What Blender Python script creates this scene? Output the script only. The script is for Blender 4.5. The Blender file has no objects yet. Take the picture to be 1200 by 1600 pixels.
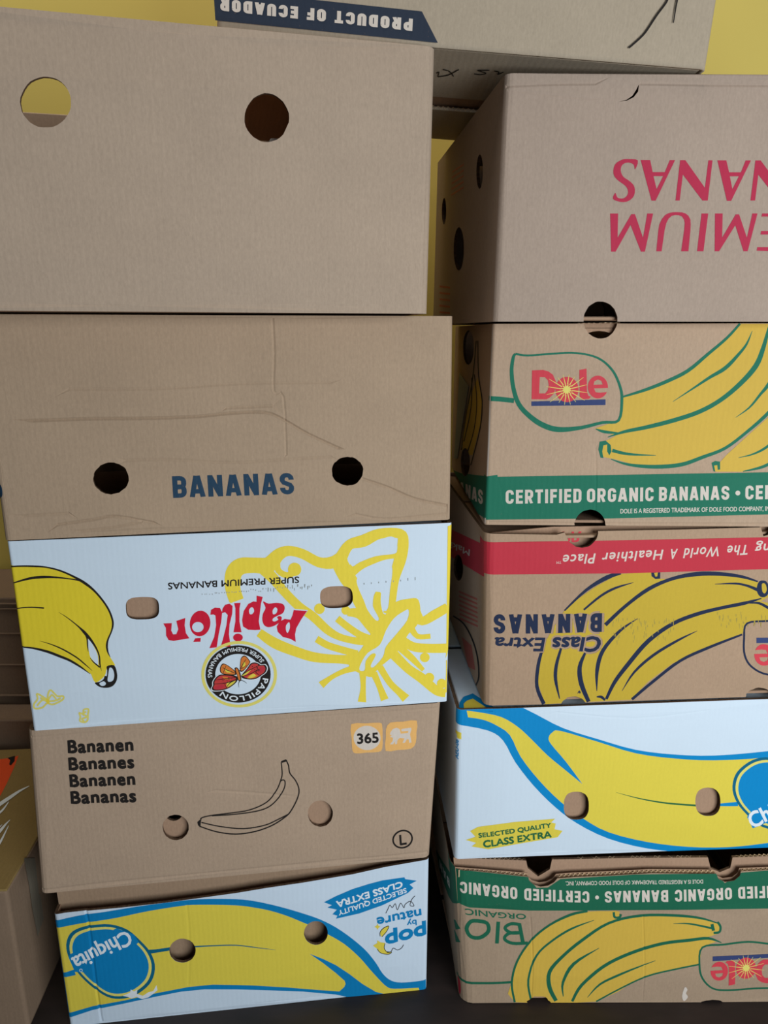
import bpy, bmesh, math, random
import numpy as np
from mathutils import Vector, Matrix, noise
from mathutils.geometry import delaunay_2d_cdt

# ------------------------------------------------------------------ camera
CAMZ = 0.9886
PITCH = math.radians(14.40)
F = 1093.4
scene = bpy.context.scene
cam_data = bpy.data.cameras.new('camera')
cam_data.sensor_fit = 'VERTICAL'
cam_data.sensor_height = 32.0
cam_data.lens = F / 1600 * 32.0
cam_data.clip_start = 0.02
cam = bpy.data.objects.new('camera', cam_data)
scene.collection.objects.link(cam)
cam.location = (0, 0, CAMZ)
cam.rotation_euler = (math.radians(90) - PITCH, 0, 0)
scene.camera = cam

# ------------------------------------------------------------------ light
world = bpy.data.worlds.new('room_light')
scene.world = world
world.use_nodes = True
bg = world.node_tree.nodes['Background']
bg.inputs['Color'].default_value = (0.80, 0.90, 1.0, 1)
bg.inputs['Strength'].default_value = 0.05


def area(name, loc, target, sx, sy, power, col):
    l = bpy.data.lights.new(name, 'AREA')
    l.shape = 'RECTANGLE'
    l.size, l.size_y, l.energy, l.color = sx, sy, power, col
    o = bpy.data.objects.new(name, l)
    scene.collection.objects.link(o)
    o.location = loc
    o.rotation_euler = (Vector(target) - Vector(loc)).to_track_quat('-Z', 'Y').to_euler()
    return o


area('window_daylight', (0.92, -0.60, 0.80), (0.15, 0.9, 0.62), 1.1, 1.0, 31, (0.90, 0.96, 1.0))
area('overhead_wall_fill', (-0.4, 0.75, 2.6), (-0.2, 1.0, 0.9), 1.2, 0.9, 17, (1.0, 0.92, 0.82))  # unseen overhead fill, added to brighten the yellow wall and box tops
vs = scene.view_settings
vs.view_transform = 'Standard'
vs.look = 'None'
vs.gamma = 1.0
vs.use_curve_mapping = False
vs.exposure = 0.0

# ------------------------------------------------------------------ materials
def lin(c):
    return tuple(((v / 255) / 12.92 if v / 255 <= 0.04045 else ((v / 255 + 0.055) / 1.055) ** 2.4) for v in c)


def board_mat(name, rgb, rough=0.85, speck=0.09, blot=0.05, flute=0.12, wear=0.0, wear_rgb=(150, 120, 95), fade=1.0):
    """Cardboard or printed ink on cardboard: colour noise, fibre specks and faint vertical flutes, all in face space (UV in metres)."""
    m = bpy.data.materials.new(name)
    m.use_nodes = True
    nt = m.node_tree
    N, Lk = nt.nodes, nt.links
    b = N['Principled BSDF']
    b.inputs['Roughness'].default_value = rough
    b.inputs['Specular IOR Level'].default_value = 0.12
    uv = N.new('ShaderNodeUVMap')

    def noi(scale, vec=(1, 1, 1), det=4, rg=0.6):
        mp = N.new('ShaderNodeMapping')
        mp.inputs['Scale'].default_value = vec
        Lk.new(uv.outputs[0], mp.inputs[0])
        n = N.new('ShaderNodeTexNoise')
        n.inputs['Scale'].default_value = scale
        n.inputs['Detail'].default_value = det
        n.inputs['Roughness'].default_value = rg
        Lk.new(mp.outputs[0], n.inputs['Vector'])
        return n.outputs['Fac']

    def math_(op, a, b2):
        n = N.new('ShaderNodeMath')
        n.operation = op
        for i, v in enumerate((a, b2)):
            if isinstance(v, (int, float)):
                n.inputs[i].default_value = v
            else:
                Lk.new(v, n.inputs[i])
        return n.outputs[0]
    big = noi(9, (1, 1, 1), 3)
    fine = noi(420, (1.0, 0.45, 1), 2, 0.7)
    fib = noi(130, (3.0, 0.5, 1), 3, 0.7)
    w = N.new('ShaderNodeTexWave')
    w.wave_type = 'BANDS'
    w.bands_direction = 'X'
    w.inputs['Scale'].default_value = 46
    w.inputs['Distortion'].default_value = 0.6
    w.inputs['Detail'].default_value = 1
    Lk.new(uv.outputs[0], w.inputs['Vector'])
    v = math_('MULTIPLY', math_('SUBTRACT', big, 0.5), blot * 4)
    v = math_('ADD', v, math_('MULTIPLY', math_('SUBTRACT', fine, 0.5), speck * 3))
    v = math_('ADD', v, math_('MULTIPLY', math_('SUBTRACT', fib, 0.5), speck * 2.2))
    v = math_('ADD', v, 1.0)
    mix = N.new('ShaderNodeVectorMath')
    mix.operation = 'SCALE'
    mix.inputs[0].default_value = lin(rgb)
    Lk.new(v, mix.inputs['Scale'])
    col = mix.outputs[0]
    if wear > 0:
        wn = noi(260, (1.6, 0.8, 1), 5, 0.75)
        r = N.new('ShaderNodeValToRGB')
        r.color_ramp.elements[0].position = 0.66 - wear * 0.2
        r.color_ramp.elements[1].position = 0.78 - wear * 0.2
        Lk.new(wn, r.inputs[0])
        mx = N.new('ShaderNodeMix')
        mx.data_type = 'RGBA'
        Lk.new(r.outputs[0], mx.inputs['Factor'])
        Lk.new(col, mx.inputs['A'])
        mx.inputs['B'].default_value = (*lin(wear_rgb), 1)
        col = mx.outputs['Result']
    Lk.new(col, b.inputs['Base Color'])
    bp = N.new('ShaderNodeBump')
    bp.inputs['Strength'].default_value = flute
    bp.inputs['Distance'].default_value = 0.0012
    h = math_('ADD', math_('MULTIPLY', w.outputs['Fac'], 0.45), math_('MULTIPLY', big, 2.0))
    h = math_('ADD', h, math_('MULTIPLY', fib, 0.5))
    Lk.new(h, bp.inputs['Height'])
    Lk.new(bp.outputs[0], b.inputs['Normal'])
    return m


M = {}
KR = {'a': (172, 152, 133), 'b': (172, 148, 124), 'c': (176, 152, 130), 'd': (168, 149, 134), 'e': (182, 156, 132),
      'f': (172, 144, 119), 'g': (172, 157, 137), 'h': (166, 143, 120), 'i': (160, 134, 110)}
for k, c in KR.items():
    M['kraft_' + k] = board_mat('kraft_board_' + k, c)
M['kraft_dull'] = board_mat('kraft_board_dull', (132, 111, 92))
M['kraft_tan'] = board_mat('kraft_board_tan', (140, 118, 74))
M['kraft_in'] = board_mat('kraft_inside', (168, 137, 113))
M['edge'] = board_mat('cut_board_edge', (92, 72, 56), speck=0.5, flute=0.3)
M['flute'] = board_mat('corrugated_core', (212, 184, 150))
M['white'] = board_mat('white_coated_board', (209, 223, 235), rough=0.55, speck=0.015, blot=0.012, flute=0.06)
M['white_dull'] = board_mat('white_coated_board_b', (205, 220, 234), rough=0.55, speck=0.015, blot=0.012, flute=0.09)
for n, c, w in [('navy', (48, 56, 70), 0.1), ('ink', (38, 34, 32), 0), ('ink_blue', (40, 66, 88), 0.12), ('yellow', (236, 212, 70), 0),
                ('yellow_b', (228, 204, 52), 0), ('yellow_c', (224, 204, 76), 0), ('mustard', (209, 173, 72), 0.06),
                ('mustard_b', (194, 165, 56), 0.08), ('green', (34, 112, 88), 0.05), ('green_b', (32, 100, 74), 0.1),
                ('red', (206, 30, 56), 0), ('red_b', (190, 52, 66), 0.04), ('crimson', (178, 46, 74), 0.05),
                ('dole_red', (208, 66, 78), 0.08), ('blue', (10, 134, 196), 0), ('blue_b', (14, 126, 184), 0),
                ('blue_dark', (16, 100, 130), 0), ('navy_b', (34, 44, 70), 0.04), ('navy_c', (56, 68, 112), 0.06),
                ('orange', (232, 178, 106), 0.05), ('pale', (212, 200, 188), 0.05), ('white_ink', (226, 232, 236), 0),
                ('yellow_pale', (226, 214, 112), 0), ('wing_orange', (214, 122, 54), 0.1), ('wing_red', (196, 62, 60), 0.05),
                ('orange_red', (226, 84, 44), 0.1), ('grey_ink', (146, 150, 148), 0), ('stamp', (160, 142, 66), 0),
                ('faint_red', (176, 96, 82), 0.1), ('green_txt', (44, 104, 66), 0), ('tape', (120, 112, 98), 0)]:
    M[n] = board_mat(n + '_ink', c, rough=0.6, speck=0.03, blot=0.02, flute=0.12, wear=w)

# ------------------------------------------------------------------ small helpers
C = scene.collection


def link(o, parent=None):
    C.objects.link(o)
    if parent is not None:
        o.parent = parent
    return o


def mesh_obj(name, verts, faces, mats, parent=None, fm=None, uvs=None, smooth=False):
    me = bpy.data.meshes.new(name)
    me.from_pydata([tuple(v) for v in verts], [], faces)
    for m in mats:
        me.materials.append(m)
    if fm is not None:
        me.polygons.foreach_set('material_index', fm)
    ul = me.uv_layers.new(name='UVMap')
    if uvs is None:
        data = []
        for p in me.polygons:
            n = p.normal
            ax = max(range(3), key=lambda i: abs(n[i]))
            for vi in p.vertices:
                co = me.vertices[vi].co
                data += [co.y, co.z] if ax == 0 else ([co.x, co.z] if ax == 1 else [co.x, co.y])
    else:
        data = []
        for p in me.polygons:
            for vi in p.vertices:
                data += list(uvs[vi])
    ul.data.foreach_set('uv', data)
    if smooth:
        for p in me.polygons:
            p.use_smooth = True
    me.update()
    return link(bpy.data.objects.new(name, me), parent)


def thing(name, label, cat, loc, rz=0.0, group=None):
    o = bpy.data.objects.new(name, None)
    o.location = loc
    o.rotation_euler = (0, 0, rz)
    o['label'], o['category'] = label, cat
    if group:
        o['group'] = group
    return link(o)


def slab(name, quad, th, mat, parent, edge=None):
    """four corners (going round), thickened along their normal, corners softened"""
    q = [Vector(p) for p in quad]
    n = (q[1] - q[0]).cross(q[3] - q[0]).normalized() * th
    bm = bmesh.new()
    a = [bm.verts.new(p) for p in q]
    b = [bm.verts.new(p + n) for p in q]
    bm.faces.new(a[::-1])
    bm.faces.new(b)
    for i in range(4):
        bm.faces.new((a[i], a[(i + 1) % 4], b[(i + 1) % 4], b[i]))
    bmesh.ops.bevel(bm, geom=list(bm.edges), offset=min(th * 0.3, 0.0012), segments=1, affect='EDGES')
    bmesh.ops.recalc_face_normals(bm, faces=bm.faces)
    me = bpy.data.meshes.new(name)
    bm.to_mesh(me)
    bm.free()
    me.materials.append(mat)
    ul = me.uv_layers.new(name='UVMap')
    u = (q[1] - q[0]).normalized()
    v = n.cross(u).normalized()
    data = []
    for p in me.polygons:
        for vi in p.vertices:
            d = me.vertices[vi].co - q[0]
            data += [d.dot(u), d.dot(v)]
    ul.data.foreach_set('uv', data)
    return link(bpy.data.objects.new(name, me), parent)


# ------------------------------------------------------------------ drawing tools (outlines of flat print)
def fr(x0, y0, k, pts):
    if not isinstance(pts[0], (tuple, list)):
        pts = list(zip(pts[::2], pts[1::2]))
    return [(x0 + x * k, y0 + y * k) for x, y in pts]


def catmull(pts, closed, n=5):
    P = [np.array(p, float) for p in pts]
    m = len(P)
    out = []
    for i in range(m if closed else m - 1):
        if closed:
            a, b, c, d = P[(i - 1) % m], P[i], P[(i + 1) % m], P[(i + 2) % m]
        else:
            a, b, c, d = P[max(i - 1, 0)], P[i], P[i + 1], P[min(i + 2, m - 1)]
        for j in range(n):
            t = j / n
            out.append(0.5 * ((2 * b) + (c - a) * t + (2 * a - 5 * b + 4 * c - d) * t * t + (3 * b - a - 3 * c + d) * t ** 3))
    if not closed:
        out.append(P[-1])
    return [tuple(p) for p in out]


def blob(pts, n=4):
    return catmull(pts, True, n)


def stroke(pts, w, n=4, closed=False):
    ws = w if isinstance(w, (list, tuple)) else [w] * len(pts)
    q = catmull([(p[0], p[1], ws[i]) for i, p in enumerate(pts)], closed, n)
    L, R = [], []
    m = len(q)
    for i in range(m):
        a, b = q[(i - 1) % m if closed else max(i - 1, 0)], q[(i + 1) % m if closed else min(i + 1, m - 1)]
        tx, ty = b[0] - a[0], b[1] - a[1]
        l = math.hypot(tx, ty) or 1
        nx, ny = -ty / l, tx / l
        h = max(q[i][2], 0.2) / 2
        L.append((q[i][0] + nx * h, q[i][1] + ny * h))
        R.append((q[i][0] - nx * h, q[i][1] - ny * h))
    if closed:
        return [L, R[::-1]]
    return [L + R[::-1]]


def ellipse(cx, cy, rx, ry, n=28, rot=0.0, power=2.0, jag=0.0, seed=0):
    out = []
    rnd = random.Random(seed)
    for i in range(n):
        a = 2 * math.pi * i / n
        c, s = math.cos(a), math.sin(a)
        c2 = math.copysign(abs(c) ** (2 / power), c)
        s2 = math.copysign(abs(s) ** (2 / power), s)
        j = 1 + rnd.uniform(-jag, jag)
        x, y = rx * c2 * j, ry * s2 * j
        out.append((cx + x * math.cos(rot) - y * math.sin(rot), cy + x * math.sin(rot) + y * math.cos(rot)))
    return out


def scaled(pts, k, c=None):
    if c is None:
        c = (sum(p[0] for p in pts) / len(pts), sum(p[1] for p in pts) / len(pts))
    return [(c[0] + (x - c[0]) * k, c[1] + (y - c[1]) * k) for x, y in pts]


_tc = {}


def glyphs(s, space=1.0):
    """outline loops of a string in the built-in font, x in 0..1 over its width, y in cap heights"""
    key = (s, space)
    if key in _tc:
        return _tc[key]

    def raw(t):
        cu = bpy.data.curves.new('t', 'FONT')
        cu.body = t
        cu.fill_mode = 'NONE'
        cu.resolution_u = 3
        cu.space_character = space
        o = bpy.data.objects.new('t', cu)
        C.objects.link(o)
        dg = bpy.context.evaluated_depsgraph_get()
        me = bpy.data.meshes.new_from_object(o.evaluated_get(dg))
        vs_ = [tuple(v.co[:2]) for v in me.vertices]
        nxt = {}
        for e in me.edges:
            nxt.setdefault(e.vertices[0], []).append(e.vertices[1])
            nxt.setdefault(e.vertices[1], []).append(e.vertices[0])
        seen, loops = set(), []
        for v0 in range(len(vs_)):
            if v0 in seen or v0 not in nxt:
                continue
            lp, prev, cur = [], None, v0
            step = v0 + 1 if (v0 + 1) in nxt[v0] else nxt[v0][0]
            while cur not in seen:
                seen.add(cur)
                lp.append(vs_[cur])
                if prev is None:
                    prev, cur = cur, step
                else:
                    c2 = [k for k in nxt[cur] if k != prev]
                    if not c2:
                        break
                    prev, cur = cur, c2[0]
            if len(lp) > 2:
                loops.append(lp)
        bpy.data.meshes.remove(me)
        bpy.data.objects.remove(o)
        bpy.data.curves.remove(cu)
        return loops
    if 'H' not in _tc:
        h = raw('H')
        _tc['H'] = max(p[1] for l in h for p in l)
    H = _tc['H']
    L = raw(s)
    x0 = min(p[0] for l in L for p in l)
    x1 = max(p[0] for l in L for p in l)
    out = ([[((x - x0) / (x1 - x0), y / H) for x, y in l] for l in L], (x1 - x0) / H)
    _tc[key] = out
    return out


def area2(l):
    return sum(l[i][0] * l[(i + 1) % len(l)][1] - l[(i + 1) % len(l)][0] * l[i][1] for i in range(len(l))) / 2


def text(s, b0, b1, c0, c1, bold=0.0, space=1.0, fn=None):
    """string laid along a baseline b0->b1 whose capitals reach c0->c1"""
    L, asp = glyphs(s, space)
    if fn is None:
        def fn(x, y):
            bx, by = b0[0] + (b1[0] - b0[0]) * x, b0[1] + (b1[1] - b0[1]) * x
            cx, cy = c0[0] + (c1[0] - c0[0]) * x, c0[1] + (c1[1] - c0[1]) * x
            return (bx + (cx - bx) * y, by + (cy - by) * y)
    mx = [[fn(x, y) for x, y in l] for l in L]
    if bold:
        big = max(mx, key=lambda l: abs(area2(l)))
        sg = 1 if area2(big) > 0 else -1
        res = []
        for l in mx:
            m = len(l)
            o = []
            for i in range(m):
                a, b = l[(i - 1) % m], l[(i + 1) % m]
                tx, ty = b[0] - a[0], b[1] - a[1]
                d = math.hypot(tx, ty) or 1
                o.append((l[i][0] + ty / d * bold * sg, l[i][1] - tx / d * bold * sg))
            res.append(o)
        mx = res
    return mx


def _arc(cx, cy, rx, ry, a0, a1, n=7):
    return [(cx + rx * math.cos(math.radians(a0 + (a1 - a0) * i / n)), cy + ry * math.sin(math.radians(a0 + (a1 - a0) * i / n))) for i in range(n + 1)]


def block(s_, b0, b1, c0, c1, T=.21, gap=.16, halo=0.0):
    """heavy condensed block capitals drawn as bars and bends; same anchoring as text()"""
    h, lo, hi = T / 2, T / 2, 1 - T / 2
    w = .56
    R0 = .17
    def G(ch):
        l, r = h, w - h
        rr = min(R0, (r - l) / 2)
        ring = _arc(r - rr, hi - rr, rr, rr, 0, 90, 4) + _arc(l + rr, hi - rr, rr, rr, 90, 180, 4) + _arc(l + rr, lo + rr, rr, rr, 180, 270, 4) + _arc(r - rr, lo + rr, rr, rr, 270, 360, 4)
        bowl = lambda y0, y1: [(l, y1)] + _arc(r - rr * .9, y1 - rr * .9, rr * .9, rr * .9, 90, 0, 4) + _arc(r - rr * .9, y0 + rr * .9, rr * .9, rr * .9, 0, -90, 4) + [(l, y0)]
        m = .5
        return {
            'A': (w + .04, [[(h * .8, 0), ((w + .04) / 2 - .03, 1)], [(w + .04 - h * .8, 0), ((w + .04) / 2 + .03, 1)], [(.12, .27), (w - .08, .27)]]),
            'B': (w, [[(l, 0), (l, 1)], bowl(m - .01, hi), bowl(lo, m + .01)]),
            'C': (w, [[(r, .66)] + _arc(r - rr, hi - rr, rr, rr, 0, 90, 4) + _arc(l + rr, hi - rr, rr, rr, 90, 180, 4) + _arc(l + rr, lo + rr, rr, rr, 180, 270, 4) + _arc(r - rr, lo + rr, rr, rr, 270, 360, 4) + [(r, .34)]]),
            'D': (w, [[(l, 0), (l, 1)], bowl(lo, hi)]),
            'E': (w * .86, [[(l, 0), (l, 1)], [(l, hi), (w * .86, hi)], [(l, m), (w * .8, m)], [(l, lo), (w * .86, lo)]]),
            'F': (w * .84, [[(l, 0), (l, 1)], [(l, hi), (w * .84, hi)], [(l, m), (w * .78, m)]]),
            'G': (w, [[(r, .68)] + _arc(r - rr, hi - rr, rr, rr, 0, 90, 4) + _arc(l + rr, hi - rr, rr, rr, 90, 180, 4) + _arc(l + rr, lo + rr, rr, rr, 180, 270, 4) + _arc(r - rr, lo + rr, rr, rr, 270, 360, 4) + [(r, .5)], [(w * .55, .46), (w, .46)]]),
            'I': (T, [[(h, 0), (h, 1)]]),
            'N': (w + .03, [[(l, 0), (l, 1)], [(r + .03, 0), (r + .03, 1)], [(l, 1 - h * .4), (r + .03, h * .4)]]),
            'O': (w, [ring + [ring[0]]]),
            'P': (w, [[(l, 0), (l, 1)], bowl(.42, hi)]),
            'R': (w, [[(l, 0), (l, 1)], bowl(.44, hi), [(w * .5, .45), (r, 0)]]),
            'S': (w, [[(r, .68)] + _arc(r - rr, hi - rr, rr, rr, 0, 90, 4) + _arc(l + rr, hi - rr, rr, rr, 90, 180, 4) + [(l, .66), (l + .05, .56), (r - .05, .44), (r, .34)] + _arc(r - rr, lo + rr, rr, rr, 360, 270, 4) + _arc(l + rr, lo + rr, rr, rr, 270, 180, 4) + [(l, .32)]]),
            'T': (w * .95, [[(0, hi), (w * .95, hi)], [(w * .475, 0), (w * .475, 1)]]),
            'U': (w, [[(l, 1)] + _arc(l + rr, lo + rr, rr, rr, 180, 270, 4) + _arc(r - rr, lo + rr, rr, rr, 270, 360, 4) + [(r, 1)]]),
            ' ': (.22, [])}[ch]
    x, out = 0.0, []
    for ch in s_:
        gw, st_l = G(ch)
        for st in st_l:
            out.append([(x + a, b_) for a, b_ in st])
        x += gw + gap
    tot = x - gap
    res = []
    for st in out:
        for lp in stroke(st, T + halo, 1):
            q = []
            for a, b_ in lp:
                u, y = a / tot, (b_ if halo else min(max(b_, 0), 1))
                bx, by = b0[0] + (b1[0] - b0[0]) * u, b0[1] + (b1[1] - b0[1]) * u
                cx, cy = c0[0] + (c1[0] - c0[0]) * u, c0[1] + (c1[1] - c0[1]) * u
                q.append((bx + (cx - bx) * y, by + (cy - by) * y))
            if area2(q) < 0:
                q.reverse()
            res.append(q)
    return res


# ------------------------------------------------------------------ rays from the camera station to a wall of a carton
def ray(px, py):
    u, v = (px - 600) / F, (800 - py) / F
    cp, sp = math.cos(PITCH), math.sin(PITCH)
    return np.array([u, cp + v * sp, -sp + v * cp])


def winding(P, loops, evenodd):
    x, y = P[:, 0], P[:, 1]
    w = np.zeros(len(P), int)
    for l in loops:
        a = np.array(l)
        b = np.roll(a, -1, 0)
        for (x0, y0), (x1, y1) in zip(a, b):
            if y0 == y1:
                continue
            up = (y0 <= y) & (y < y1)
            dn = (y1 <= y) & (y < y0)
            if not (up.any() or dn.any()):
                continue
            xc = x0 + (y - y0) * (x1 - x0) / (y1 - y0)
            w += (up & (xc > x)).astype(int)
            w -= (dn & (xc > x)).astype(int)
    return (w % 2 != 0) if evenodd else (w != 0)


class Carton:
    """A carton whose printed front, corners and two sides are one folded board.
    Local frame: x along the front, y into the carton, z up; s, t are the same front coordinates unrolled."""

    def __init__(self, name, label, corner, yaw, zb, quad, mat, depth=0.40, r=0.008, phiL=90, phiR=90, th=0.004,
                 top=None, seed=0, bulge=0.0015, group=None, left=None, right=None, back_mat='kraft_in', zmax=None):
        self.A = np.array([corner[0], corner[1], zb])
        self.yaw = math.radians(yaw)
        self.d = np.array([math.cos(self.yaw), math.sin(self.yaw), 0])
        self.n = np.array([math.sin(self.yaw), -math.cos(self.yaw), 0])
        self.root = thing(name, label, 'cardboard box', (corner[0], corner[1], zb), self.yaw, group)
        self.r, self.phiL, self.phiR, self.th, self.seed, self.bulge = r, math.radians(phiL), math.radians(phiR), th, seed, bulge
        self.depth, self.mat, self.back_mat = depth, mat, back_mat
        q = [self.st(*p) if p is not None else None for p in quad]     # TL TR BR BL
        W = 0.54
        if q[0] is None: q[0] = (q[1][0] - W, q[1][1] if not left else left[0])
        if q[3] is None: q[3] = (q[2][0] - W, q[2][1] if not left else left[1])
        if q[1] is None: q[1] = (q[0][0] + W, q[0][1] if not right else right[0])
        if q[2] is None: q[2] = (q[3][0] + W, q[3][1] if not right else right[1])
        self.q = q
        zm = zmax - zb - 0.0006 if zmax else 1e9
        q[0], q[1] = (q[0][0], min(q[0][1], zm)), (q[1][0], min(q[1][1], zm))
        q[2], q[3] = (q[2][0], max(q[2][1], 0.0004)), (q[3][0], max(q[3][1], 0.0004))
        self.top = [(a, min(c, zm)) for a, c in (self.st(*p) for p in top)] if top else None
        self.layers = []
        self.holes = []
        self.creases = []

    def st(self, px, py):
        o = np.array([0, 0, CAMZ])
        rr = ray(px, py)
        k = ((self.A - o) @ self.n) / (rr @ self.n)
        P = o + k * rr - self.A
        return (float(P @ self.d), float(P[2]))

    def st_left(self, px, py):
        q = self.q
        sl = (q[0][0] + q[3][0]) / 2
        ph, r = self.phiL, self.r
        e = np.array([sl + r - r * math.sin(ph), r - r * math.cos(ph)])
        dr = np.array([-math.cos(ph), math.sin(ph)])
        nn = np.array([-dr[1], dr[0]])
        o = np.array([0, 0, CAMZ]) - self.A
        rr = ray(px, py)
        ol = np.array([o @ self.d, -(o @ self.n)])
        rl = np.array([rr @ self.d, -(rr @ self.n)])
        k = ((e - ol) @ nn) / (rl @ nn)
        P = ol + k * rl
        return (float(sl + r - r * ph - (P - e) @ dr), float(o[2] + k * rr[2]))

    def lay(self, part, mat, loops, side=False, evenodd=False):
        f = self.st_left if side else self.st
        part = part + '|side' if side else part
        if loops and isinstance(loops[0][0], (int, float, np.floating)):
            loops = [loops]
        self.layers.append((part, mat, [[f(*p) for p in l] for l in loops], evenodd))

    def hole(self, pts, side=False):
        f = self.st_left if side else self.st
        self.holes.append([f(*p) for p in pts])

    def crease(self, pts, w=0.0025, d=0.0009):
        self.creases.append(([self.st(*p) for p in catmull(pts, False, 3)], w, d))

    def sl(self, t):
        a, b = self.q[3], self.q[0]
        return a[0] + (b[0] - a[0]) * (t - a[1]) / (b[1] - a[1])

    def sr(self, t):
        a, b = self.q[2], self.q[1]
        return a[0] + (b[0] - a[0]) * (t - a[1]) / (b[1] - a[1])

    def place(self, s, t, off):
        r = self.r
        sl, sr = self.sl(t), self.sr(t)
        if s < sl + r:
            u, ph = sl + r - s, self.phiL
            th = min(u / r, ph)
            x, y = sl + r - (r + off) * math.sin(th), r - (r + off) * math.cos(th)
            e = u - r * ph
            if e > 0:
                x += -math.cos(ph) * e
                y += math.sin(ph) * e
            return (x, y, t)
        if s > sr - r:
            u, ph = s - (sr - r), self.phiR
            th = min(u / r, ph)
            x, y = sr - r + (r + off) * math.sin(th), r - (r + off) * math.cos(th)
            e = u - r * ph
            if e > 0:
                x += math.cos(ph) * e
                y += math.sin(ph) * e
            return (x, y, t)
        return (s, -off, t)

    def disp(self, s, t):
        q = self.q
        W = q[1][0] - q[0][0]
        a = min(max((s - self.sl(t)) / 0.06, 0), 1) * min(max((self.sr(t) - s) / 0.06, 0), 1)
        zt = max(q[0][1], q[1][1])
        b = min(max(t / 0.05, 0), 1) * min(max((zt - t) / 0.05, 0), 1)
        v = noise.noise(Vector((s * 7, t * 7, self.seed * 3.7))) * self.bulge * (0.35 + a) + self.bulge * 1.2 * a * b
        for pts, w, d in self.creases:
            best = 1e9
            for i in range(len(pts) - 1):
                ax, ay = pts[i]
                bx, by = pts[i + 1]
                if not (min(ax, bx) - w < s < max(ax, bx) + w and min(ay, by) - w < t < max(ay, by) + w):
                    continue
                dx, dy = bx - ax, by - ay
                k = max(0, min(1, ((s - ax) * dx + (t - ay) * dy) / (dx * dx + dy * dy + 1e-12)))
                best = min(best, math.hypot(s - ax - k * dx, t - ay - k * dy))
            if best < w:
                v -= d * (1 - best / w)
        return v

    def outline(self):
        q, D = self.q, self.depth
        TL, TR, BR, BL = q
        top = self.top or [TL, TR]
        lo = [(BL[0] - D, BL[1]), BL, BR, (BR[0] + D, BR[1])]
        hi = [(TR[0] + D, top[-1][1])] + list(reversed(top)) + [(TL[0] - D, top[0][1])]
        return lo + hi

    def build(self, top_panel=True, bottom_panel=True, liner=None, back=True, liner_depth=0.007, back_drop=0.0):
        K = 1000.0
        out = self.outline()
        V, E = [], []

        def add(loop, closed=True):
            i0 = len(V)
            V.extend(Vector((p[0] * K, p[1] * K)) for p in loop)
            n = len(loop)
            E.extend((i0 + i, i0 + (i + 1) % n) for i in range(n if closed else n - 1))
        add(out)
        for h in self.holes:
            add(h)
        for _, _, ls, _ in self.layers:
            for l in ls:
                add(l)
        zt = max(p[1] for p in out) + 0.001
        zb = min(p[1] for p in out) - 0.001
        r = self.r
        for k in range(5):
            for f, sg, ph in ((self.sl, -1, self.phiL), (self.sr, 1, self.phiR)):
                o = -sg * r + sg * r * ph * k / 4
                add([(f(zb) + o, zb), (f(zt) + o, zt)], False)
        for pts, w, d in self.creases:
            for o in (-w, 0, w):
                ln = []
                for i, p in enumerate(pts):
                    a, b = pts[max(i - 1, 0)], pts[min(i + 1, len(pts) - 1)]
                    tx, ty = b[0] - a[0], b[1] - a[1]
                    l = math.hypot(tx, ty) or 1
                    ln.append((p[0] - ty / l * o, p[1] + tx / l * o))
                add(ln, False)
        rnd = random.Random(self.seed)
        s0, s1 = min(p[0] for p in out), max(p[0] for p in out)
        a = s0 + 0.01
        while a < s1:
            b = zb + 0.01
            while b < zt:
                V.append(Vector(((a + rnd.uniform(-.003, .003)) * K, (b + rnd.uniform(-.003, .003)) * K)))
                b += 0.022
            a += 0.022
        vo, _, fo, _, _, _ = delaunay_2d_cdt(V, E, [], 0, 0.004)
        P = np.array([(v.x / K, v.y / K) for v in vo])
        T = np.array([f for f in fo if len(f) == 3])
        cen = P[T].mean(1)
        own = np.full(len(T), -1)
        inside = winding(cen, [out], True)
        for h in self.holes:
            inside &= ~winding(cen, [h], True)
        T, cen, own = T[inside], cen[inside], own[inside]
        for i, (_, _, ls, eo) in enumerate(self.layers):
            own[winding(cen, ls, eo)] = i
        # orientation: counter-clockwise in (s,t) faces outwards
        ar = (P[T[:, 1], 0] - P[T[:, 0], 0]) * (P[T[:, 2], 1] - P[T[:, 0], 1]) - (P[T[:, 2], 0] - P[T[:, 0], 0]) * (P[T[:, 1], 1] - P[T[:, 0], 1])
        T[ar < 0] = T[ar < 0][:, ::-1]
        dsp = {}

        def pos(i, extra):
            if i not in dsp:
                dsp[i] = self.disp(*P[i])
            return self.place(P[i, 0], P[i, 1], dsp[i] + extra)
        # the board itself: outer skin, inner skin and cut edges
        used = sorted(set(T.ravel()))
        idx = {v: k for k, v in enumerate(used)}
        m = len(used)
        verts = [pos(v, 0) for v in used] + [pos(v, -self.th) for v in used]
        uvs = [tuple(P[v]) for v in used] * 2
        faces, fm = [], []
        cnt = {}
        for t in T:
            a, b, c = (idx[x] for x in t)
            faces.append((a, b, c)); fm.append(0)
            faces.append((c + m, b + m, a + m)); fm.append(1)
            for e in ((a, b), (b, c), (c, a)):
                cnt[e] = cnt.get(e, 0) + 1
        for (a, b) in list(cnt):
            if (b, a) not in cnt:
                faces.append((b, a, a + m, b + m)); fm.append(2)
        mesh_obj('printed_sleeve' if self.layers else 'board_sleeve', verts, faces, [M[self.mat], M['kraft_in'], M['edge']], self.root, fm, uvs)
        # the print, one mesh per motif
        parts = {}
        for i, (part, mat, _, _) in enumerate(self.layers):
            if mat is not None:
                parts.setdefault(part, []).append(i)
        made = {}
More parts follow.
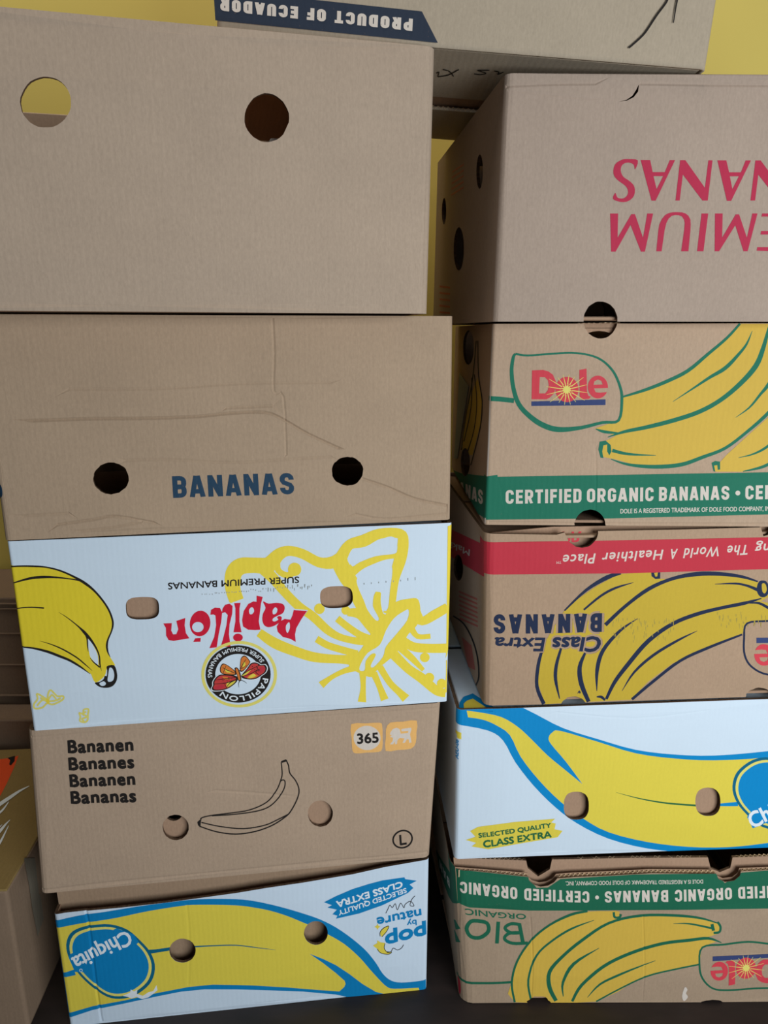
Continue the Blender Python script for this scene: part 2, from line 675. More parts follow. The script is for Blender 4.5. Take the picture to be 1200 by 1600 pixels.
        for part, ids in sorted(parts.items(), key=lambda kv: '/' in kv[0]):
            tr, fmm, mats = [], [], []
            for i in ids:
                mt = self.layers[i][1]
                if mt not in mats:
                    mats.append(mt)
                sel = T[own == i]
                tr.extend(sel.tolist())
                fmm.extend([mats.index(mt)] * len(sel))
            if not tr:
                continue
            u = sorted({v for t in tr for v in t})
            ix = {v: k for k, v in enumerate(u)}
            nm = part.split('|')[0]
            made[nm] = o_ = mesh_obj(nm.split('/')[-1], [pos(v, 0.00025) for v in u], [tuple(ix[v] for v in t) for t in tr], [M[x] for x in mats],
                     made.get(nm.split('/')[0], self.root) if '/' in nm else self.root, fmm, [tuple(P[v]) for v in u])
            if nm == 'stamp_print':
                o_['kind'] = 'stuff'
        # the other boards
        q = self.q
        D = self.depth
        tl = np.array(self.place(q[0][0] - D, q[0][1], 0)); tr_ = np.array(self.place(q[1][0] + D, q[1][1], 0))
        bl = np.array(self.place(q[3][0] - D, q[3][1], 0)); br = np.array(self.place(q[2][0] + D, q[2][1], 0))
        zb_, zt_ = 0.0, min(q[0][1], q[1][1])
        i_ = 0.006
        if back:
            d_ = Vector((0, 0, back_drop))
            slab('back_board', [Vector(br) + Vector((-i_, -0.004, 0)), Vector(bl) + Vector((i_, -0.004, 0)),
                                Vector(tl) + Vector((i_, -0.004, -0.002)) - d_, Vector(tr_) + Vector((-i_, -0.004, -0.002)) - d_], 0.004, M[self.mat], self.root)

        def lid(name, z, dz, split):
            f0, f1 = Vector((self.sl(z) + i_, i_, z)), Vector((self.sr(z) - i_, i_, z))
            b0, b1 = Vector((tl[0] + i_, tl[1] - 0.010, z)), Vector((tr_[0] - i_, tr_[1] - 0.010, z))
            k0, k1 = (0.485, 0.515) if split else (0.5, 0.5)
            slab(name, [f0, f1, f1.lerp(b1, k0), f0.lerp(b0, k0)], dz, M[self.mat if 'top' in name else 'kraft_in'], self.root)
            slab(name, [f0.lerp(b0, k1), f1.lerp(b1, k1), b1, b0], dz, M[self.mat if 'top' in name else 'kraft_in'], self.root)
        if bottom_panel:
            lid('bottom_flap', zb_ + 0.002, 0.004, True)
        if top_panel:
            lid('top_flap', zt_ - 0.007, 0.004, True)
        if liner is not None:
            self.liner(liner, liner_depth)
        return self

    def liner(self, spec, y, mat='kraft_in', name='inner_tray', shrink=0.007, art=None, th=0.004):
        """the inner tray's front board just behind the sleeve: spec = dict(top=[px..] or None, holes=[px loops])"""
        q = self.q
        K = 1000
        zt = min(q[0][1], q[1][1]) - 0.008
        BL, BR = (q[3][0] + shrink, max(q[3][1], 0) + 0.008), (q[2][0] - shrink, max(q[2][1], 0) + 0.008)
        if spec.get('top'):
            tp = [self.st(*p) for p in spec['top']]
            lim, rt = spec.get('lim', 1e9), q[1][0] - shrink
            k_ = next((i for i, p in enumerate(tp) if p[0] > rt), None)
            if k_:
                a, c = tp[k_ - 1], tp[k_]
                tp = tp[:k_] + [(rt, a[1] + (c[1] - a[1]) * (rt - a[0]) / (c[0] - a[0]))]
            tp = [(a, min(c, lim)) for a, c in tp]
        else:
            tp = [(self.sl(zt) + shrink, zt), (self.sr(zt) - shrink, zt)]
        out = [BL, BR] + tp[::-1]
        hs = [[self.st(*p) for p in h] for h in spec.get('holes', [])]
        V, E = [], []
        ar = [(p, m, [[self.st(*a) for a in l] for l in ls]) for p, m, ls in (art or [])]
        for l in [out] + hs + [l for a in ar for l in a[2]]:
            i0 = len(V)
            V += [Vector((a * K, b * K)) for a, b in l]
            E += [(i0 + i, i0 + (i + 1) % len(l)) for i in range(len(l))]
        vo, _, fo, _, _, _ = delaunay_2d_cdt(V, E, [], 0, 0.004)
        P = np.array([(v.x / K, v.y / K) for v in vo])
        T = np.array([f for f in fo if len(f) == 3])
        cen = P[T].mean(1)
        ok = winding(cen, [out], True)
        for h in hs:
            ok &= ~winding(cen, [h], True)
        T, cen = T[ok], cen[ok]
        a_ = (P[T[:, 1], 0] - P[T[:, 0], 0]) * (P[T[:, 2], 1] - P[T[:, 0], 1]) - (P[T[:, 2], 0] - P[T[:, 0], 0]) * (P[T[:, 1], 1] - P[T[:, 0], 1])
        T[a_ < 0] = T[a_ < 0][:, ::-1]
        u_ = np.unique(T)
        T = np.searchsorted(u_, T)
        P = P[u_]
        m = len(P)
        verts = [(p[0], y, p[1]) for p in P] + [(p[0], y + th, p[1]) for p in P]
        faces, fm, cnt = [], [], {}
        for a, b, c in T.tolist():
            faces.append((a, b, c)); fm.append(0)
            faces.append((c + m, b + m, a + m)); fm.append(0)
            for e in ((a, b), (b, c), (c, a)):
                cnt[e] = 1
        for (a, b) in list(cnt):
            if (b, a) not in cnt:
                faces.append((b, a, a + m, b + m)); fm.append(1)
        mesh_obj(name, verts, faces, [M[mat], M['edge']], self.root, fm, [tuple(p) for p in P] * 2)
        for p, mt, ls in ar:
            sel = T[winding(cen, ls, False)].tolist()
            if sel:
                ux = sorted({v for t in sel for v in t})
                ix = {v: i for i, v in enumerate(ux)}
                mesh_obj(p, [(P[i][0], y - 0.0003, P[i][1]) for i in ux], [[ix[v] for v in t] for t in sel], [M[mt]], self.root, None, [tuple(P[i]) for i in ux])

    def fluting(self, px_pts, y0, h=0.012, name='corrugated_core', th=0.0036, pitch=0.0066):
        """the wavy paper between the two faces of the board, seen along a torn top edge"""
        pts = [self.st(*p) for p in px_pts]
        verts, faces = [], []
        n = 0
        for (s0, t0), (s1, t1) in zip(pts[:-1], pts[1:]):
            L = s1 - s0
            k = max(2, int(L / pitch * 6))
            for i in range(k + 1):
                s = s0 + L * i / k
                t = t0 + (t1 - t0) * i / k + 0.0006 * noise.noise(Vector((s * 90, 0, 3)))
                y = y0 + th * (0.5 + 0.5 * math.sin(2 * math.pi * s / pitch))
                verts += [(s, y, t), (s, y, t - h), (s, y + 0.0006, t), (s, y + 0.0006, t - h)]
                if i:
                    a, b = n - 4, n
                    faces += [(a, b, b + 1, a + 1), (a + 2, a + 3, b + 3, b + 2), (a, a + 2, b + 2, b)]
                n += 4
        return mesh_obj(name, verts, faces, [M['flute']], self.root)


# ------------------------------------------------------------------ setting
def simple_mat(name, rgb, rough=0.6, scale=6.0, amt=0.06, bump=0.1, vec=(1, 1, 1)):
    m = bpy.data.materials.new(name)
    m.use_nodes = True
    nt = m.node_tree
    b = nt.nodes['Principled BSDF']
    b.inputs['Roughness'].default_value = rough
    tc = nt.nodes.new('ShaderNodeTexCoord')
    mp = nt.nodes.new('ShaderNodeMapping')
    mp.inputs['Scale'].default_value = vec
    n = nt.nodes.new('ShaderNodeTexNoise')
    n.inputs['Scale'].default_value = scale
    n.inputs['Detail'].default_value = 6
    nt.links.new(tc.outputs['Object'], mp.inputs[0])
    nt.links.new(mp.outputs[0], n.inputs['Vector'])
    r = nt.nodes.new('ShaderNodeValToRGB')
    c = lin(rgb)
    r.color_ramp.elements[0].position = 0.3
    r.color_ramp.elements[1].position = 0.7
    r.color_ramp.elements[0].color = (*[v * (1 - amt) for v in c], 1)
    r.color_ramp.elements[1].color = (*[min(1, v * (1 + amt)) for v in c], 1)
    nt.links.new(n.outputs['Fac'], r.inputs[0])
    nt.links.new(r.outputs[0], b.inputs['Base Color'])
    bp = nt.nodes.new('ShaderNodeBump')
    bp.inputs['Strength'].default_value = bump
    bp.inputs['Distance'].default_value = 0.002
    nt.links.new(n.outputs['Fac'], bp.inputs['Height'])
    nt.links.new(bp.outputs[0], b.inputs['Normal'])
    return m


def structure(name, quad, th, mat):
    o = slab(name, quad, th, mat, None)
    o['kind'] = 'structure'
    return o


structure('floor', [(-2.2, -0.6, 0), (-2.2, 1.42, 0), (2.2, 1.42, 0), (2.2, -0.6, 0)], 0.02,
          simple_mat('dark_floor', (34, 24, 21), 0.62, 9, 0.5, 0.1, (1, 4, 1)))
structure('wall_back', [(-2.2, 1.42, 0.0), (-2.2, 1.42, 2.7), (2.2, 1.42, 2.7), (2.2, 1.42, 0.0)], 0.05,
          simple_mat('yellow_wall', (224, 202, 104), 0.75, 5, 0.02, 0.05))

# fitted positions of the two stacks -------------------------------------------------
ZL = [0.0, 0.2393, 0.4942, 0.7512, 1.0082, 1.2719]
ZR = [0.0, 0.2522, 0.4980, 0.7452, 1.0001, 1.2530]
W0 = 0.54


def lcorner(ax, ay, yaw):
    y = math.radians(yaw)
    return (ax - W0 * math.cos(y), ay - W0 * math.sin(y))


rnd = random.Random(7)

# ==== top left plain tray ==============================================================
b = Carton('open_carton', 'plain brown carton with two round holes, topmost of the left stack', lcorner(0.053, 0.811, 12.9), 12.9, ZL[4],
           [None, (683, 72), (671, 491), None], zmax=ZL[5], mat='kraft_a', r=0.013, seed=1, left=(0.2655, 0.001), bulge=0.0022)
b.hole(ellipse(72.5, 161, 39.5, 40, 34, jag=0.012, seed=1))
b.hole(ellipse(416.5, 185, 34.5, 38, 34, jag=0.02, seed=2))
b.build(top_panel=False, back_drop=-0.02)
slab('top_flap', [(0.23, .006, .259), (.535, .006, .259), (.535, .39, .259), (0.23, .39, .259)], .004, M['kraft_in'], b.root)  # unseen flap, added and widened to keep the inside dark behind the right hole
# a pale scrap seen through the right hole
sc = b.st(428, 214)
slab('paper_scrap', [(sc[0] - 0.02, 0.03, sc[1] - 0.02), (sc[0] + 0.05, 0.035, sc[1] - 0.02), (sc[0] + 0.05, 0.045, sc[1] + 0.012), (sc[0] + 0.0, 0.04, sc[1] + 0.008)], 0.0006, M['pale'], b.root)

# ==== second: BANANAS ==================================================================
b = Carton('holed_carton', 'brown carton with creased front, dark blue BANANAS print and two black holes', lcorner(0.086, 0.880, 9.9), 9.9, ZL[3],
           [(-42, 491), (709, 494), (705, 812), (6, 846)], zmax=ZL[4], mat='kraft_b', r=0.008, seed=2, bulge=0.002)
b.hole(ellipse(174, 747, 28, 24.5, 40, jag=0.025, seed=3))
b.hole(ellipse(542.5, 735.5, 24.5, 22.5, 40, jag=0.025, seed=4))
b.lay('lettering', 'ink_blue', block('BANANAS', (271, 777.5), (460, 771.5), (269, 743.5), (458, 738), T=.205, gap=.13))
b.lay('lettering|far', 'ink_blue', blob([(-8, 756), (-1, 757), (3, 763), (3.5, 774), (-2, 779), (-8, 779)]))
for p, d in [([85, 312, 240, 307, 400, 305, 520, 300, 600, 292, 690, 290, 740, 310, 800, 345, 880, 382], 0.0011),
          ([710, 45, 714, 140, 713, 235, 738, 250, 745, 400], 0.0005),
          ([945, 463, 1010, 485, 1080, 515, 1165, 533], 0.0010), ([330, 415, 430, 412, 600, 420, 740, 412, 860, 405], 0.0005),
          ([150, 583, 240, 570, 300, 560, 400, 577], 0.0009), ([590, 278, 710, 273], 0.0007), ([925, 555, 1000, 568, 1100, 560, 1160, 555], 0.0006),
          ([180, 230, 420, 228, 620, 215, 860, 212], 0.0005), ([210, 600, 290, 590, 370, 575], 0.0007), ([60, 560, 180, 553], 0.0006)]:
    b.crease(fr(0, 470, 0.6, p), 0.0022, d * 1.7)
b.build()

# ==== third: white butterfly carton =====================================================
b = Carton('butterfly_carton', 'white carton with red lettering, round butterfly emblem and big yellow butterfly outline', lcorner(0.087, 0.871, 7.9), 7.9, ZL[2],
           [(10, 846), (706, 815), (699, 1096), (52, 1142)], zmax=ZL[3], mat='white', r=0.004, seed=3, bulge=0.0015)
b.hole(ellipse(223, 949.5, 26, 17.5, 36, power=3.2, jag=0.006, seed=5, rot=-0.03))
b.hole(ellipse(525.5, 932, 25.5, 17, 36, power=3.0, jag=0.006, seed=6, rot=-0.05))
A = lambda p: fr(0, 870, 1 / 6, p)
B = lambda p: fr(340, 810, 380 / 1200, p)
Cc = lambda p: fr(250, 890, 0.2, p)
Dd = lambda p: fr(310, 1000, 130 / 1200, p)


def st_(fn, k, p, w):
    return stroke(fn(p), [x * k for x in w] if isinstance(w, list) else w * k)


def SB(p, w): return st_(B, 380 / 1200, p, w)


for p, w in [([95, 405, 75, 340, 80, 270, 115, 235, 180, 230, 250, 230, 300, 180, 350, 160, 420, 175, 500, 215, 570, 215, 625, 180], [72, 75, 82, 82, 75, 80, 62, 50, 48, 50, 60, 60]),
             ([225, 245, 280, 300, 330, 360, 400, 430, 470, 480, 540, 545, 600, 580, 680, 600, 740, 600], [60, 52, 45, 45, 45, 42, 35, 35, 50]),
             ([290, 200, 300, 255, 345, 280, 375, 260], [40, 30, 32, 36]),
             ([600, 215, 640, 290, 675, 340, 695, 400, 725, 450, 770, 510, 800, 570], [80, 80, 68, 60, 60, 66, 80]),
             ([610, 190, 650, 130, 720, 110, 800, 75, 900, 75, 915, 120, 900, 200, 870, 300, 855, 420, 840, 470], [60, 50, 60, 50, 50, 55, 60, 50, 44, 50]),
             ([640, 270, 700, 230, 760, 205, 830, 185, 900, 180], [66, 48, 40, 32, 30]),
             ([790, 360, 785, 420, 800, 480, 840, 500], [32, 40, 44, 50]),
             ([590, 490, 640, 530, 700, 570, 750, 590], 35), ([640, 460, 700, 468, 740, 520, 780, 560], [36, 50, 40, 50]),
             ([488, 590, 540, 620, 600, 640, 690, 665], 35),
             ([205, 560, 280, 610, 380, 650, 480, 680, 600, 690, 680, 695], [42, 52, 50, 48, 42, 56]),
             ([690, 730, 620, 750, 560, 780, 510, 818], [36, 26, 24, 38]), ([715, 760, 718, 830, 712, 905], [34, 26, 42]),
             ([770, 760, 800, 830, 825, 895], [34, 30, 40]), ([800, 730, 850, 810, 900, 860, 930, 890], [34, 32, 36, 46]),
             ([970, 470, 1010, 505, 1070, 475, 1135, 438], [70, 44, 48, 44]), ([950, 530, 985, 580, 1050, 580], [34, 26, 24]),
             ([890, 585, 960, 630, 1040, 640, 1132, 640], [46, 45, 45, 46]), ([870, 670, 940, 740, 1010, 790, 1080, 850, 1125, 862], [50, 45, 50, 45, 40]),
             ([880, 620, 950, 680, 1015, 748], [34, 34, 20]), ([1130, 700, 1130, 780, 1126, 860], [6, 8, 14])]:
    b.lay('butterfly_print', 'yellow', SB(p, w))
for x, y, r in [(380, 250, 33), (502, 442, 26), (632, 450, 22), (1022, 685, 24), (1045, 785, 24), (1106, 815, 24)]:
    b.lay('butterfly_print', 'yellow', ellipse(340 + x * .31667, 810 + y * .31667, r * .31667, r * .31667, 18))
b.lay('butterfly_print', 'yellow', blob(B([660, 690, 700, 650, 740, 590, 790, 510, 850, 450, 880, 410, 940, 395, 990, 400, 1000, 480, 980, 530, 940, 570, 890, 650, 850, 690, 790, 740, 760, 780, 700, 760, 650, 730])))
for w in ([650, 200, 665, 170, 710, 162, 740, 172, 790, 120, 840, 90, 880, 100, 885, 160, 860, 175, 780, 185, 700, 215, 665, 235],
          [690, 290, 740, 250, 800, 220, 850, 225, 862, 260, 850, 350, 840, 440, 818, 450, 810, 380, 790, 350, 770, 380, 765, 430, 795, 490, 780, 500, 740, 450, 720, 400, 690, 330],
          [942, 450, 935, 500, 880, 570, 830, 630, 815, 680, 770, 730, 755, 722, 780, 670, 760, 665, 730, 700, 725, 745, 700, 745, 705, 715, 740, 660, 800, 620, 830, 550, 870, 490, 920, 455]):
    b.lay('butterfly_print', None, blob(B(w), 3))
b.lay('edge_band', 'yellow', B([1135, 38, 1160, 30, 1143, 650, 1125, 690, 1128, 655]))
# banana at the left
b.lay('banana_print', 'yellow_b', blob(A([66, 97, 170, 88, 300, 88, 430, 97, 560, 128, 680, 178, 790, 240, 880, 310, 960, 400, 1020, 490, 1055, 580, 1060, 640, 1045, 700, 1015, 770, 1005, 830, 1015, 890, 1037, 935, 1078, 1000, 1075, 1015, 1010, 1030, 985, 1110, 900, 1172, 860, 1100, 840, 1080, 760, 1025, 660, 965, 560, 925, 450, 885, 320, 855, 190, 843, 165, 830, 130, 560, 95, 300]), 3))
b.lay('banana_print', None, blob(A([835, 755, 880, 830, 915, 900, 925, 960, 922, 1010, 880, 970, 850, 930, 838, 880, 830, 820]), 3))
for p, w in [([66, 97, 170, 88, 300, 88, 430, 97, 560, 128, 680, 178, 790, 240, 880, 310, 960, 400, 1020, 490, 1055, 580, 1060, 640, 1045, 700, 1015, 770, 1005, 830, 1015, 890, 1037, 935], [12, 14, 16, 14, 16, 18, 26, 20, 18, 18, 18, 18, 14, 16, 20, 14, 3]),
             ([95, 258, 180, 228, 300, 198, 420, 188, 540, 192, 640, 203, 720, 215, 790, 235], [10, 15, 24, 24, 16, 12, 12, 16]),
             ([62, 60, 85, 240, 120, 450, 150, 650, 185, 835], 14), ([130, 492, 200, 478, 300, 472, 415, 478], [8, 10, 12, 13]),
             ([553, 515, 640, 570, 740, 650, 800, 710, 860, 780, 910, 860, 935, 930, 940, 1000, 955, 1062], [2, 8, 13, 28, 22, 15, 13, 13, 2]),
             ([800, 710, 820, 760, 825, 830, 832, 885], [20, 14, 12, 3]), ([848, 940, 880, 980, 940, 1030], [4, 10, 14]),
             ([372, 785, 480, 815, 600, 865, 720, 935, 800, 1000, 870, 1062], [2, 9, 13, 13, 11, 2]),
             ([190, 843, 320, 855, 450, 885, 560, 925, 660, 965, 760, 1025, 850, 1092], [10, 18, 24, 24, 22, 17, 3])]:
    b.lay('banana_outline', 'ink', st_(A, 1 / 6, p, w))
b.lay('banana_outline', 'ink', blob(A([1005, 1020, 1072, 1010, 1100, 1080, 1098, 1150, 1060, 1205, 1000, 1222, 935, 1212, 893, 1175, 940, 1165, 975, 1140, 985, 1110, 1005, 1110, 1008, 1060]), 3))
b.lay('banana_outline', None, blob(A([1030, 1035, 1060, 1045, 1075, 1100, 1065, 1150, 1035, 1165, 1012, 1155, 1018, 1100]), 3))
b.lay('banana_outline', None, blob(A([935, 1180, 975, 1160, 997, 1180, 985, 1200, 955, 1203]), 3))
# two small butterflies
for p in ([440, 1330, 350, 1280, 355, 1330, 320, 1380, 330, 1420, 400, 1410, 445, 1370, 500, 1380, 590, 1335, 595, 1300, 540, 1300, 480, 1245, 455, 1280, 450, 1330],
          [445, 1355, 400, 1340, 350, 1395], [450, 1350, 520, 1345, 575, 1320], [440, 1340, 380, 1320], [455, 1340, 490, 1290, 530, 1330],
          [790, 1490, 785, 1435, 830, 1425, 825, 1480, 822, 1530, 795, 1552, 750, 1540, 755, 1500, 745, 1460, 785, 1480], [790, 1480, 815, 1500, 770, 1520, 790, 1545], [770, 1470, 810, 1450]):
    b.lay('small_butterfly_print', 'yellow_pale', st_(A, 1 / 6, p, 17))
b.lay('small_butterfly_print', 'yellow', ellipse(450 / 6, 870 + 1350 / 6, 3.0, 4.2, 12, rot=-.4))
# lettering
b.lay('lettering', 'ink', text('SUPER PREMIUM BANANAS', Cc([1085, 52])[0], Cc([65, 100])[0], Cc([1085, 100])[0], Cc([66, 150])[0], bold=0.35))
for i in range(46):
    x = 330 + i * 19 + rnd.uniform(-5, 5)
    y = 190 - (x - 330) * 0.075 + rnd.uniform(-14, 14) * (1 if x > 700 else 0.3)
    hh = rnd.uniform(3, 16 if x > 800 else 5)
    b.lay('stamp_print', 'grey_ink', Cc([x, y - hh, x + rnd.uniform(4, 10), y - hh, x + 6, y + hh, x, y + hh]))
for i in range(8):
    x = 720 + i * 36
    y = 320 - i * 3
    b.lay('stamp_print', 'grey_ink', B([x, y - 4 - 6 * (i > 5), x + 4, y - 4 - 6 * (i > 5), x + 4, y + 4, x, y + 4]))
pap = [([1045, 310, 1148, 318, 1105, 380, 1065, 450, 1055, 500, 1060, 558, 1020, 535, 960, 520, 920, 480, 912, 440, 935, 400, 975, 380, 1020, 385, 1035, 350], [1010, 405, 985, 430, 985, 470, 998, 488, 1015, 450], 0),
       ([805, 245, 850, 262, 910, 255, 960, 265, 975, 295, 960, 335, 920, 355, 885, 375, 880, 395, 900, 400, 925, 385, 915, 370, 930, 358, 950, 365, 945, 395, 900, 430, 850, 445, 815, 430, 800, 390, 805, 340, 825, 295], [900, 290, 880, 315, 885, 345, 910, 335, 918, 305], 1),
       ([755, 200, 803, 210, 790, 260, 780, 340, 772, 400, 785, 465, 745, 468, 690, 465, 650, 440, 642, 390, 655, 320, 690, 265, 730, 245, 755, 248], [715, 290, 697, 310, 700, 340, 718, 345, 735, 325, 732, 300], 0),
       ([580, 258, 630, 255, 622, 300, 622, 400, 638, 485, 575, 485, 590, 400, 590, 300], None, 0),
       ([485, 335, 490, 300, 510, 270, 545, 262, 568, 280, 565, 340, 545, 420, 540, 500, 553, 595, 475, 598, 495, 530, 520, 430, 530, 350, 510, 328], None, 0),
       ([395, 348, 400, 310, 430, 292, 470, 295, 487, 330, 480, 400, 460, 500, 445, 600, 388, 606, 425, 520, 440, 430, 435, 355, 420, 345], None, 0),
       ([28, 415, 95, 412, 90, 470, 105, 500, 130, 498, 145, 460, 130, 395, 200, 372, 195, 430, 205, 490, 232, 530, 155, 543, 110, 550, 70, 545, 50, 510, 48, 450], None, 0),
       ([278, 530, 320, 527, 318, 557, 262, 558], None, 0)]


def loops_of(o, sm):
    q = Cc(o)
    return blob(q, 3) if sm else q


for o, h, sm in pap:
    b.lay('red_lettering', None, blob(scaled(loops_of(o, sm), 1.07), 1))
b.lay('red_lettering', None, ellipse(250 + 315 * .2, 890 + 415 * .2, 17.5, 21.5, 30, rot=.12))
for o, h, sm in pap:
    b.lay('red_lettering', 'red', loops_of(o, sm))
    if h:
        b.lay('red_lettering', None, blob(Cc(h), 3))
b.lay('red_lettering', 'red', ellipse(250 + 315 * .2, 890 + 415 * .2, 16, 20, 30, rot=.12))
b.lay('red_lettering', None, ellipse(250 + 298 * .2, 890 + 443 * .2, 9, 8, 24))
b.lay('red_lettering', 'red', ellipse(250 + 610 * .2, 890 + 525 * .2, 7.6, 6, 20))
# round emblem
k = 130 / 1200
ex, ey = 310 + 575 * k, 1000 + 480 * k


def dl(cx, cy, rx, ry, n=56): return ellipse(310 + cx * k, 1000 + cy * k, rx * k, ry * k, n)


b.lay('emblem', 'yellow_pale', [dl(590, 485, 545, 482), dl(590, 485, 500, 440)[::-1]])
b.lay('emblem', 'ink', [dl(575, 480, 468, 415), dl(575, 480, 328, 292)[::-1]])


def arc(a0, a1, r0, r1):
    def f(x, y):
        t = math.radians(a0 + (a1 - a0) * x)
        rr = r0 + (r1 - r0) * y
        return (ex + 468 * k * rr * math.cos(t), ey + 415 * k * rr * math.sin(t))
    return f


b.lay('emblem/ring_lettering', 'white_ink', text('SUPER PREMIUM BANANAS', 0, 0, 0, 0, bold=0.12, space=1.05, fn=arc(-30, -187, .93, .80)))
b.lay('emblem/name_lettering', 'white_ink', text('PAPILLON', 0, 0, 0, 0, bold=0.3, space=1.15, fn=arc(10, 128, .77, .94)))
wings = [([620, 500, 700, 400, 760, 320, 840, 312, 900, 345, 960, 342, 990, 390, 970, 450, 920, 490, 830, 545, 740, 555, 650, 540], 'wing_red'),
         ([600, 430, 605, 300, 620, 240, 660, 210, 700, 230, 740, 280, 750, 310, 700, 380, 640, 440], 'wing_orange'),
         ([540, 440, 470, 380, 400, 335, 350, 326, 318, 370, 312, 430, 340, 470, 420, 485, 540, 490], 'wing_orange'),
         ([570, 520, 500, 490, 400, 480, 310, 485, 250, 530, 215, 590, 215, 640, 195, 680, 220, 715, 320, 715, 420, 690, 500, 640, 560, 580], 'wing_red')]
for p, m in wings:
    b.lay('emblem/butterfly', 'white_ink', blob(scaled(Dd(p), 1.08), 3))
for p, m in wings:
    b.lay('emblem/butterfly', 'ink', blob(Dd(p), 3))
    b.lay('emblem/butterfly', m, blob(scaled(Dd(p), .86), 3))
for p, m in [([630, 500, 700, 440, 770, 400, 720, 460, 660, 500], 'yellow_c'), ([700, 530, 760, 480, 850, 490, 840, 520, 760, 540], 'wing_orange'), ([720, 525, 790, 470, 830, 500, 770, 530], 'yellow_c'),
             ([410, 610, 480, 580, 540, 570, 500, 620, 420, 665], 'yellow_c'), ([350, 510, 420, 520, 470, 550, 380, 550], 'wing_orange'), ([240, 660, 330, 630, 370, 650, 330, 690, 250, 695], 'red_b'),
             ([870, 400, 930, 370, 960, 390, 930, 440, 880, 460], 'red_b'), ([380, 400, 420, 410, 470, 450, 410, 450], 'yellow_c'), ([640, 320, 670, 300, 680, 350, 645, 380], 'yellow_c')]:
    b.lay('emblem/butterfly', m, blob(Dd(p), 3))
for p in ([620, 500, 720, 430, 880, 350], [620, 510, 760, 470, 870, 400], [620, 505, 740, 360], [860, 400, 830, 450, 880, 490], [560, 540, 420, 600, 220, 620], [560, 520, 420, 540, 250, 560],
          [560, 560, 460, 600, 400, 680], [380, 620, 400, 660], [590, 440, 640, 340, 690, 260], [530, 460, 420, 420, 350, 380], [700, 350, 620, 400], [400, 360, 360, 460]):
    b.lay('emblem/butterfly', 'ink', st_(Dd, k, p, [6, 11, 6][:len(p) // 2] if len(p) > 4 else 7))
for i in range(22):
    x, y = rnd.choice([(rnd.uniform(740, 900), rnd.uniform(340, 440)), (rnd.uniform(250, 480), rnd.uniform(510, 600))])
    b.lay('emblem/butterfly', 'ink', ellipse(310 + x * k, 1000 + y * k, .9, .7, 6))
b.lay('emblem/butterfly', 'ink', blob(Dd([522, 400, 560, 382, 600, 440, 622, 540, 605, 580, 575, 565, 555, 490]), 3))
b.lay('emblem/butterfly', 'wing_orange', blob(Dd([538, 405, 562, 400, 585, 450, 606, 540, 597, 565, 580, 550, 562, 490]), 3))
b.lay('emblem/butterfly', 'ink', st_(Dd, k, [600, 570, 582, 610, 585, 670], [12, 8, 4]))
b.lay('emblem/butterfly', 'ink', st_(Dd, k, [610, 565, 660, 580, 698, 608], [12, 8, 6]))
b.build(liner={'holes': []})

# ==== fourth: banana line drawing =======================================================
b = Carton('outline_print_carton', 'brown carton with black banana outline drawing and four-language lettering, in the left stack', lcorner(0.071, 0.870, 7.3), 7.3, ZL[1],
           [(42, 1142), (690, 1098), (672, 1339), (62, 1397)], zmax=ZL[2], mat='kraft_c', r=0.010, seed=4, bulge=0.0018)
b.hole(ellipse(275, 1290.5, 20.5, 20, 34, jag=0.015, seed=8))
b.hole(ellipse(500.5, 1270.5, 19.5, 20.5, 34, jag=0.015, seed=9))
for i, wd in enumerate(('Bananen', 'Bananes', 'Bananen', 'Bananas')):
    x, y = i * 2.6, i * 44
    g = fr(0, 1080, .6, [180 + x, 158 + y, 347 + x, 152 + y, 178 + x, 127 + y, 345 + x, 121 + y])
    b.lay('lettering|%d' % i, 'ink', text(wd, *g, bold=1.25, space=1.1))
Ee = lambda p: fr(300, 1120, .3, p)
b.lay('square_logo', 'orange', blob(Ee([829, 38, 900, 33, 975, 29, 990, 42, 992, 100, 990, 160, 970, 178, 910, 182, 855, 187, 835, 172, 831, 110]), 2))
b.lay('square_logo', 'pale', ellipse(300 + 911 * .3, 1120 + 107 * .3, 21, 18.6, 36))
b.lay('square_logo/lettering', 'ink', text('365', *Ee([862, 136, 970, 128, 860, 88, 968, 80]), bold=.8))
b.lay('lion_logo', 'orange', blob(Ee([1009, 100, 1010, 60, 1032, 28, 1100, 23, 1170, 18, 1168, 80, 1165, 130, 1140, 162, 1070, 167, 1007, 172]), 2))
b.lay('lion_logo/lion', 'pale', Ee([1032, 78, 1045, 60, 1065, 54, 1080, 60, 1086, 84, 1124, 80, 1126, 70, 1090, 72, 1090, 60, 1140, 54, 1142, 64, 1134, 88, 1138, 104, 1142, 130, 1130, 132, 1128, 114, 1118, 112, 1108, 130, 1095, 132, 1105, 108, 1080, 105, 1068, 118, 1066, 136, 1056, 137, 1056, 122, 1046, 138, 1030, 138, 1044, 120, 1045, 104, 1030, 100, 1040, 92, 1030, 88]))
for p, w in [([465, 232, 470, 290, 463, 325, 440, 380, 390, 440, 300, 480, 200, 495, 110, 505, 60, 515, 45, 525], 6),
             ([490, 220, 503, 250, 510, 290, 540, 330, 557, 375, 550, 420, 520, 480, 490, 515, 420, 560, 330, 592, 230, 605, 130, 592, 40, 562], 6.5),
             ([462, 330, 475, 325, 485, 335, 480, 370, 450, 420, 400, 465, 330, 488, 220, 502, 105, 508], 6),
             ([50, 542, 150, 565, 270, 577, 380, 560, 450, 530, 505, 503], 6), ([1083, 610, 1087, 662], 11), ([1083, 661, 1118, 656], 11)]:
    b.lay('banana_drawing' if p[0] < 1000 else 'letter_mark', 'ink', st_(Ee, .3, p, w))
b.lay('banana_drawing', 'ink', Ee([463, 226, 490, 216, 494, 228, 468, 235]))
